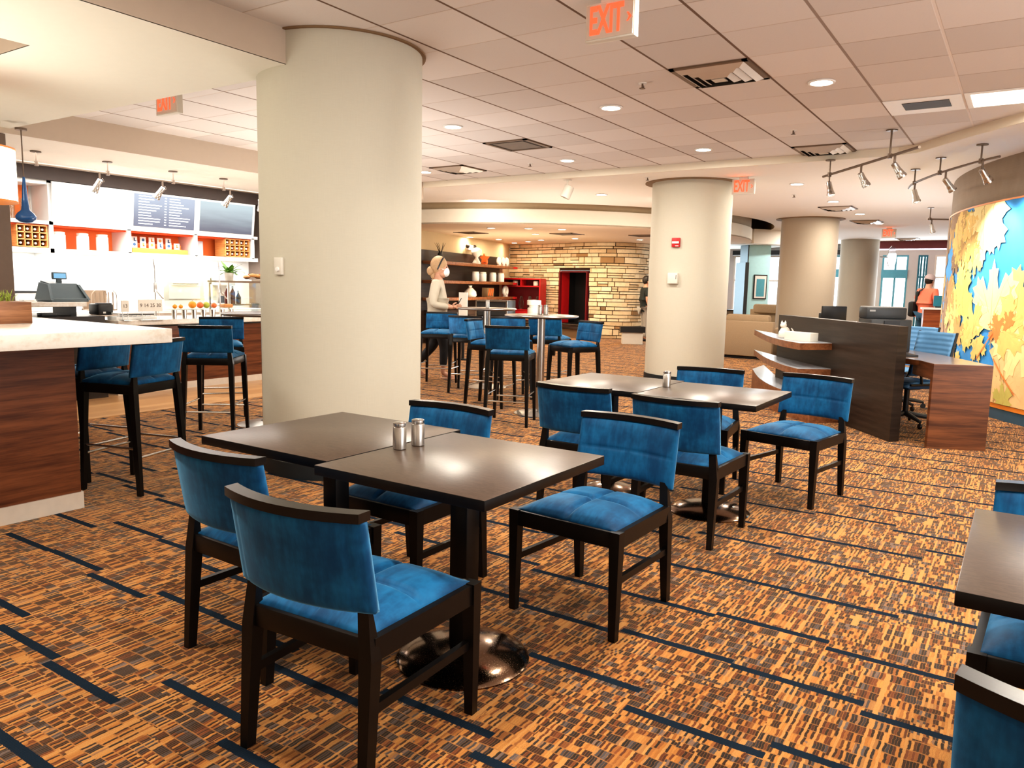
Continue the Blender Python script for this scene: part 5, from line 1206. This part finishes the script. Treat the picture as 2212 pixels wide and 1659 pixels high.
def track(lab, pts, z, stems, heads, energy, cone=70):
    t = thing('track_light', lab, 'track light', (0, 0, 0), 0, 'track light rails')
    b = B(); cv_ = [(*p, z) for p in (catmull([Vector(p) for p in pts], 6) if len(pts) > 2 else pts)]; b.tube(cv_, .014, 8); b.done('rail', M['tracksteel'], t)
    for x, y, zc in stems:
        b = B(); b.tube([(x, y, z), (x, y, zc)], .009, 8); b.lathe([(.055, zc - .012), (.055, zc - .001)], (x, y, 0), 24); b.lathe([(.022, z - .025), (.022, z + .025)], (x, y, 0), 12); b.done('stem', M['tracksteel'], t)
    for (x, y), d in heads:
        q = head(t, (x, y, z), d)
        if energy: lamp('SPOT', 'beam', q, energy, (1, .93, .84), .03, target=tuple(q + Vector(d)), parent=t, spot_size=R(cone), spot_blend=.6)
track('straight track rail with three spotlights, crossing from tiles to plaster ceiling', [(-2.17, 9.97), (-.97, 8.35)], 2.755, [(-2.07, 9.83, CL), (-1.28, 8.77, CH)], [((-2.07, 9.83), (.25, -.1, -1)), ((-1.62, 9.22), (.5, .25, -1)), ((-1.22, 8.68), (.65, .35, -1))], 0)
track('curved track rail with three spotlights in front of the mural', [(-1.42, 11.5), (-1.30, 11.0), (-.95, 10.2), (-.60, 9.6), (-.35, 9.25)], 2.755, [(-1.30, 11.0, CL), (-.955, 10.2, CL), (-.52, 9.48, CL)], [((-1.29, 10.97), (.3, -.1, -1)), ((-.88, 10.06), (.7, .45, -1)), ((-.50, 9.44), (.6, .65, -1))], 85, 85)
track('short far track rail with one spotlight beside the mural edge', [(-1.62, 15.9), (-1.30, 16.1)], 2.72, [(-1.58, 15.92, CL)], [((-1.55, 15.94), (.25, .1, -1))], 60)
track('long straight track rail in front of the menu screens with four spotlights', [(-9.25, 4.1), (-9.25, 8.2)], 2.60, [(-9.25, 4.35, 2.735), (-9.25, 5.15, 2.735), (-9.25, 6.0, 2.735), (-9.25, 6.75, 2.735), (-9.25, 7.45, 2.735)], [((-9.25, 5.05), (-.5, -.35, -1)), ((-9.25, 5.85), (-.6, -.45, -1)), ((-9.25, 6.85), (-.6, -.4, -1)), ((-9.25, 7.35), (-.4, .3, -1))], 28, 90)
t = thing('ceiling_spotlight', 'white cylinder spotlight hanging from the plaster ceiling before the lounge', 'spotlight', (-5.75, 10.05, CL)); b = B(); b.tube([(0, 0, 0), (0, 0, -.09)], .012, 8); b.lathe([(.06, -.01), (.06, -.001)], seg=20); b.done('stem', M['offwhite'], t); b = B(); mt = Matrix.Translation((0, 0, -.17)) @ Matrix.Rotation(.35, 4, 'Y') @ Matrix.Rotation(-.2, 4, 'X'); b.lathe([(.06, .09), (.072, .085), (.075, -.09), (.065, -.095), (.06, -.07), (0, -.06)], seg=24, mat=mt); b.done('body', M['offwhite'], t)
# ------------------------------------------------------------------ people
def skin_mesh(name, pts, edges, mat, parent, root='pelvis', lvl=2):
    """grow one continuous surface over a skeleton: pts name -> (x, y, z, radius[, radius2])"""
    keys = list(pts); idx = {k: i for i, k in enumerate(keys)}
    me = bpy.data.meshes.new(name); me.from_pydata([pts[k][:3] for k in keys], [(idx[a], idx[b_]) for a, b_ in edges], [])
    o = bpy.data.objects.new(name, me); COL.objects.link(o)
    m = o.modifiers.new('skin', 'SKIN'); m.use_smooth_shade = True
    for k, sv in zip(keys, me.skin_vertices[0].data):
        r = pts[k][3:]; sv.radius = (r[0], r[-1]); sv.use_root = (k == root)
    s = o.modifiers.new('sub', 'SUBSURF'); s.levels = lvl; s.render_levels = lvl
    bpy.context.view_layer.update()
    m2 = bpy.data.meshes.new_from_object(o.evaluated_get(bpy.context.evaluated_depsgraph_get()))
    bpy.data.objects.remove(o); bpy.data.meshes.remove(me)
    m2.name = name; m2.materials.clear(); m2.materials.append(M[mat])
    for p in m2.polygons: p.use_smooth = True
    o = bpy.data.objects.new(name, m2); COL.objects.link(o); o.parent = parent
    return o
def V3(p, q, s): return tuple(p[i] + (q[i] - p[i]) * s for i in range(3))
def limb_hand(P_, E_, tag_, wrist, tip_dir, thumb_dir, curl, r=.011):
    """palm plus five separate fingers rooted in it; tip_dir along the hand, thumb_dir sideways"""
    w_ = Vector(wrist); d = Vector(tip_dir).normalized(); s = Vector(thumb_dir); s = (s - d * s.dot(d)).normalized(); n = d.cross(s)
    palm = w_ + d * .055
    P_[tag_ + 'palm'] = (*palm, .030, .017); E_.append((tag_ + 'wrist', tag_ + 'palm'))
    for k, (off, L) in enumerate(((.026, .070), (.009, .080), (-.009, .074), (-.026, .058))):
        a = palm + d * .035 + s * off; b_ = a + d * L * .5 + n * curl * .02; c = a + d * L * (1 - .35 * abs(curl)) + n * curl * .05
        for nm, q, rr in (('a', a, .0095), ('b', b_, .009), ('c', c, .007)): P_['%sf%d%s' % (tag_, k, nm)] = (*q, rr)
        E_ += [(tag_ + 'palm', '%sf%da' % (tag_, k)), ('%sf%da' % (tag_, k), '%sf%db' % (tag_, k)), ('%sf%db' % (tag_, k), '%sf%dc' % (tag_, k))]
    a = w_ + d * .035 + s * .035; b_ = a + d * .03 + s * .02; c = b_ + d * .028 + s * .002
    for nm, q, rr in (('ta', a, .012), ('tb', b_, .0105), ('tc', c, .008)): P_[tag_ + nm] = (*q, rr)
    E_ += [(tag_ + 'palm', tag_ + 'ta'), (tag_ + 'ta', tag_ + 'tb'), (tag_ + 'tb', tag_ + 'tc')]
def head_parts(t, hc, yaw_, k=1.):
    """face details on a head centred at hc looking along local +y turned by yaw_"""
    mt = Matrix.Translation(hc) @ Matrix.Rotation(yaw_, 4, 'Z')
    b = B(); b._merge(_ball(.108, (.80, .98, 1.16)), mt @ Matrix.Translation((0, 0, .01)))
    b._merge(_ball(.075, (.86, .9, .9)), mt @ Matrix.Translation((0, .028, -.075)))
    b.lathe([(.020, -.02), (.013, .01), (.006, .04), (0, .042)], seg=10, mat=mt @ Matrix.Translation((0, .108, -.008)) @ Matrix.Rotation(.25, 4, 'X'))
    for s in (-1, 1): b._merge(_ball(.030, (.35, .7, 1.1)), mt @ Matrix.Translation((s * .088, -.005, -.005)))
    b._merge(_ball(.026, (1.1, .5, .32)), mt @ Matrix.Translation((0, .097, -.068)))
    o = b.done('face', M['skin'], t, auto=60)
    b = B()
    for s in (-1, 1): b._merge(_ball(.013, (1.2, .6, .7)), mt @ Matrix.Translation((s * .034, .098, .015)))
    b.done('eyes', M['black'], t, auto=60)
    return mt
def _ball(r, sc):
    t = bmesh.new(); bmesh.ops.create_uvsphere(t, u_segments=18, v_segments=12, radius=r); bmesh.ops.scale(t, vec=Vector(sc), verts=t.verts)
    for f in t.faces: f.smooth = True
    return t
# --- woman walking to the right, masked, in a beige blazer (faces local +y, 1.72 m)
t = thing('person', 'woman in beige blazer and white face mask walking right, hair in dark headband', 'person', (-7.12, 8.76, 0), face(.834, .552))
P_, E_ = {}, []
P_['pelvis'] = (0, 0, .93, .15, .12); P_['waist'] = (0, .0, 1.08, .13, .10); P_['chest'] = (0, .0, 1.28, .155, .115); P_['collar'] = (0, -.005, 1.42, .10, .07); P_['neck'] = (0, .01, 1.49, .05, .05); P_['skull'] = (0, .025, 1.60, .085, .09)
E_ += [('pelvis', 'waist'), ('waist', 'chest'), ('chest', 'collar'), ('collar', 'neck'), ('neck', 'skull')]
for s, L_ in ((1, 'r'), (-1, 'l')):
    P_[L_ + 'sh'] = (s * .175, -.01, 1.37, .062); P_[L_ + 'el'] = (s * .215, -.05 if s > 0 else -.03, 1.09, .046); P_[L_ + 'wrist'] = (s * .12, .20, 1.04, .030)
    E_ += [('chest', L_ + 'sh'), (L_ + 'sh', L_ + 'el'), (L_ + 'el', L_ + 'wrist')]
    limb_hand(P_, E_, L_, P_[L_ + 'wrist'][:3], (-s * .45, .9, .12), (-s * .3, .1, 1), .5 * s)
    fy = .16 if s > 0 else -.26; kz = .49
    P_[L_ + 'hip'] = (s * .085, 0, .86, .10); P_[L_ + 'kn'] = (s * .085, .11 if s > 0 else -.05, .49, .062); P_[L_ + 'an'] = (s * .08, .09 if s > 0 else -.33, .085 if s > 0 else .17, .037)
    P_[L_ + 'ball'] = (s * .085, .22 if s > 0 else -.24, .03 if s > 0 else .05, .034, .026); P_[L_ + 'toe'] = (s * .085, .27 if s > 0 else -.20, .024 if s > 0 else .03, .026, .018)
    E_ += [('pelvis', L_ + 'hip'), (L_ + 'hip', L_ + 'kn'), (L_ + 'kn', L_ + 'an'), (L_ + 'an', L_ + 'ball'), (L_ + 'ball', L_ + 'toe')]
skin_mesh('body', P_, E_, 'skin', t)
J, JE = {}, []
J['pelvis'] = (0, 0, 1.0, .185, .155); J['hem'] = (0, -.02, .70, .215, .19); J['waist'] = (0, 0, 1.12, .165, .13); J['chest'] = (0, 0, 1.30, .19, .145); J['col'] = (0, -.01, 1.43, .115, .085)
JE += [('hem', 'pelvis'), ('pelvis', 'waist'), ('waist', 'chest'), ('chest', 'col')]
for s, L_ in ((1, 'r'), (-1, 'l')):
    J[L_ + 's'] = (s * .18, -.01, 1.375, .078); J[L_ + 'e'] = (s * .222, -.05 if s > 0 else -.03, 1.085, .064); J[L_ + 'w'] = (s * .14, .17, 1.042, .048)
    JE += [('chest', L_ + 's'), (L_ + 's', L_ + 'e'), (L_ + 'e', L_ + 'w')]
skin_mesh('blazer', J, JE, 'blazer', t)
T_, TE = {'pelvis': (0, 0, .93, .165, .135)}, []
for s, L_ in ((1, 'r'), (-1, 'l')):
    T_[L_ + 'h'] = (s * .088, 0, .84, .112); T_[L_ + 'k'] = (s * .086, .11 if s > 0 else -.05, .49, .078); T_[L_ + 'a'] = (s * .08, .092 if s > 0 else -.31, .17 if s > 0 else .21, .055)
    TE += [('pelvis', L_ + 'h'), (L_ + 'h', L_ + 'k'), (L_ + 'k', L_ + 'a')]
skin_mesh('trousers', T_, TE, 'trousers', t)
for s in (1, -1):
    b = B(); b.box((s * .085, .185 if s > 0 else -.265, .010 if s > 0 else .028), (.085, .25, .018), bev=.006, rot=Matrix.Rotation(0 if s > 0 else .2, 4, 'X')); b.done('sandal', M['sandal'], t)
hm = head_parts(t, (0, .03, 1.60), 0)
b = B(); b._merge(_ball(.122, (.86, 1.0, 1.1)), hm @ Matrix.Translation((0, -.022, .045))); b._merge(_ball(.075, (.9, .8, .9)), hm @ Matrix.Translation((0, -.135, -.04))); b._merge(_ball(.06, (.6, .7, 1.2)), hm @ Matrix.Translation((0, -.10, -.09))); b.done('hair', M['hair_blond'], t, auto=60)
b = B(); b.lathe([(.112, -.011), (.124, -.010), (.124, .010), (.112, .011)], seg=28, sx=.9, mat=hm @ Matrix.Translation((0, .0, .045)) @ Matrix.Rotation(1.15, 4, 'X')); b.done('headband', M['black'], t)
b = B(); b._merge(_ball(.082, (.86, .62, .82)), hm @ Matrix.Translation((0, .085, -.055)));
for s in (-1, 1): b.tube([hm @ Vector((s * .06, .09, -.03)), hm @ Vector((s * .09, .0, .0))], .004, 5)
b.done('face_mask', M['mask'], t, auto=60)
ph = thing('phone', 'dark phone held in front by the woman in the blazer', 'phone', (-6.86, 8.93, 1.085), face(.834, .552)); b = B(); b.box((0, .0, .03), (.07, .010, .14), bev=.003, rot=Matrix.Rotation(-.5, 4, 'X')); b.done('case', M['black'], ph)

def stander(lab, loc, rz, hgt, top, top_mat, leg_mat, hair=None, cap=None, bend=0.):
    t = thing('person', lab, 'person', loc, rz); k = hgt / 1.75
    P_, E_ = {}, []
    def p(x, y, z): return (x * k, (y + bend * max(0, z - .95)) * k, z * k)
    P_['pelvis'] = (*p(0, 0, .95), .16, .12); P_['waist'] = (*p(0, 0, 1.1), .145, .11); P_['chest'] = (*p(0, 0, 1.31), .175, .125); P_['collar'] = (*p(0, -.01, 1.45), .11, .075); P_['neck'] = (*p(0, .005, 1.52), .056, .056); P_['skull'] = (*p(0, .02, 1.63), .088, .092)
    E_ += [('pelvis', 'waist'), ('waist', 'chest'), ('chest', 'collar'), ('collar', 'neck'), ('neck', 'skull')]
    for s, L_ in ((1, 'r'), (-1, 'l')):
        P_[L_ + 'sh'] = (*p(s * .20, -.01, 1.40), .07); P_[L_ + 'el'] = (*p(s * .26, -.03, 1.12), .05); P_[L_ + 'wrist'] = (*p(s * .26, .06, .88), .033)
        E_ += [('chest', L_ + 'sh'), (L_ + 'sh', L_ + 'el'), (L_ + 'el', L_ + 'wrist')]
        limb_hand(P_, E_, L_, P_[L_ + 'wrist'][:3], (0, .12, -1), (-s * .3, 1, 0), .4 * s)
        P_[L_ + 'hip'] = (*p(s * .095, 0, .88), .105); P_[L_ + 'kn'] = (*p(s * .10, .02, .50), .068); P_[L_ + 'an'] = (*p(s * .10, -.01, .085), .042); P_[L_ + 'ball'] = (*p(s * .105, .12, .035), .038, .03); P_[L_ + 'toe'] = (*p(s * .105, .18, .026), .03, .02)
        E_ += [('pelvis', L_ + 'hip'), (L_ + 'hip', L_ + 'kn'), (L_ + 'kn', L_ + 'an'), (L_ + 'an', L_ + 'ball'), (L_ + 'ball', L_ + 'toe')]
    skin_mesh('body', P_, E_, 'skin', t)
    J = {'pelvis': (*p(0, 0, .97), .175, .14), 'hem': (*p(0, 0, .84), .185, .15), 'waist': (*p(0, 0, 1.12), .17, .135), 'chest': (*p(0, 0, 1.32), .20, .15), 'col': (*p(0, -.01, 1.46), .125, .09)}
    JE = [('hem', 'pelvis'), ('pelvis', 'waist'), ('waist', 'chest'), ('chest', 'col')]
    for s, L_ in ((1, 'r'), (-1, 'l')):
        J[L_ + 's'] = (*p(s * .205, -.01, 1.405), .086); J[L_ + 'e'] = (*p(s * .25, -.025, 1.19), .07); JE += [('chest', L_ + 's'), (L_ + 's', L_ + 'e')]
    skin_mesh(top, J, JE, top_mat, t)
    T_, TE = {'pelvis': (*p(0, 0, .94), .17, .135)}, []
    for s, L_ in ((1, 'r'), (-1, 'l')):
        T_[L_ + 'h'] = (*p(s * .098, 0, .86), .118); T_[L_ + 'k'] = (*p(s * .10, .02, .50), .085); T_[L_ + 'a'] = (*p(s * .10, -.01, .09), .068); TE += [('pelvis', L_ + 'h'), (L_ + 'h', L_ + 'k'), (L_ + 'k', L_ + 'a')]
    skin_mesh('trousers', T_, TE, leg_mat, t)
    for s in (1, -1): b = B(); b.box((s * .105 * k, .07, .028), (.10, .29, .055), bev=.02); b.done('shoe', M['black'], t)
    hm = head_parts(t, p(0, .025, 1.63), 0)
    b = B(); b._merge(_ball(.116, (.86, 1.0, 1.08)), hm @ Matrix.Translation((0, -.018, .035))); b.done('hair', M[hair or 'hair_dark'], t, auto=60)
    if cap:
        b = B(); b._merge(_ball(.124, (.88, 1.0, .86)), hm @ Matrix.Translation((0, -.008, .065))); b.box((0, .15, .055) if 0 else tuple(hm @ Vector((0, .14, .06))), (.15, .13, .012), bev=.004); b.done('cap', M[cap], t, auto=60)
    return t, k
t, k = stander('person in orange shirt and grey cap at the podium, dark shoulder bag at the side', (-1.95, 20.42, 0), face(.55, .8), 1.80, 'shirt', 'tee_orange', 'jeans', 'hair_dark', 'cap', .05)
b = B(); b.box((-.27, -.02, 1.02), (.16, .34, .36), bev=.05); b.tube([(-.22, -.02, 1.2), (-.12, .10, 1.45), (.0, .02, 1.56), (-.1, -.12, 1.45), (-.22, -.06, 1.2)], .018, 6); b.done('shoulder_bag', M['black'], t)
b = B(); b.box((-.19, .02, 1.28), (.10, .28, .34), bev=.05); b.done('overshirt', M['tee_dark'], t)
stander('dark-haired person in dark shirt and grey trousers between stone wall and second pillar', (-8.28, 18.75, 0), face(.75, .66), 1.66, 'shirt', 'tee_dark', 'khaki', 'hair_dark')
# ------------------------------------------------------------------ lamps of the room beyond the frame and hidden strips
for x, y in ((-1.49, 4.14), (.33, 6.56), (.33, 4.14), (-1.49, 1.72), (.33, 1.72), (-3.32, 1.0), (2.15, 4.14), (2.15, 1.72)):
    lamp('AREA', 'downlight', (x, y, CH - .02), 38, (1, .92, .80), .16)
for x, y in ((-.9, 13.6), (-1.2, 18.5), (-4.6, 20.5), (-6.2, 22.5), (-4.5, 8.6 + 5.4)):
    lamp('AREA', 'downlight', (x, y, CL - .02), 40, (1, .90, .78), .16)
def rect(name, loc, e, col, sx, sy, target=None):
    l = lamp('AREA', name, loc, e, col, sx, target=target, shape='RECTANGLE', size_y=sy); l.data.size = sx; return l
rect('ceiling_strip', (-9.4, 6.0, 2.72), 85, (1, .97, .92), .9, 4.4)
rect('cabinet_strip', (-10.42, 6.1, 1.655), 45, (1, .98, .95), .2, 3.9)
rect('cabinet_inner_strip', (-10.18, 6.1, 1.985), 17, (1, .93, .85), .06, 3.9)
lamp('AREA', 'bar_downlight', (-6.6, .4, SZ + .09), 70, (1, .97, .88), 1.4)
rect('fill_soffit', (-5.7, .9, 1.12), 42, (1, .97, .9), 1.6, 2.4, (-5.7, .9, 3))  # added uplight without a fixture, brightens the soffit underside
lamp('POINT', 'pendant_bulb', (-6.33, 2.5, 2.1), 30, (1, .90, .70), .1)
# daylight: far windows, windows to the right of the frame; the other lamps here are added fill
rect('daylight', (-4.5, 27.15, 1.5), 500, (.78, .90, 1.), 8.5, 2.2, (-4.3, 10, .6))
rect('daylight', (-8.3, 21.2, 1.5), 70, (.62, .86, 1.), 1.2, 2., (-6.0, 20.6, 1.4))  # added cool lamp inside the room, no window here; brightens the square pillar
rect('daylight', (6.4, 3.0, 1.5), 200, (.80, .91, 1.), 6., 2.2, (0, 3.4, 1.2))
rect('fill_uplight', (2.6, .6, .15), 105, (1., .94, .88), 3., 4., (2.6, .6, 3.))  # unseen uplights added near the floor to brighten the tiled ceiling
rect('fill_uplight', (3.2, 4.6, .15), 75, (1., .94, .88), 3., 4., (3.2, 4.6, 3.))
rect('fill_uplight', (-1.6, 13.6, .6), 62, (1., .95, .90), 1.6, 5., (-1.6, 13.6, 3.))  # unseen uplight added to brighten the lobby ceiling
lamp('AREA', 'downlight', (-8.6, 11.7, CL - .02), 16, (1, .92, .8), .3, target=(-9.2, 13.2, 2.3)); lamp('AREA', 'downlight', (-5.0, 12.9, CL - .02), 20, (1, .92, .8), .3, target=(-7., 14.3, 2.4))  # added lamps without fixtures, aimed to brighten the bulkhead face
rect('fill_uplight', (-7.2, 12.2, .6), 60, (1., .90, .78), 1.6, 3., (-7.2, 12.2, 3.))  # this and the next are more unseen uplights added for the ceiling
rect('fill_uplight', (-6.6, 6.4, .6), 70, (1., .94, .86), 1.4, 2., (-6.6, 6.4, 3.))
lamp('AREA', 'fill_lounge', (-10.4, 15.4, .6), 70, (1, .84, .62), 2.5, target=(-10.4, 16.2, 3))  # unseen warm uplight added to lift the lounge
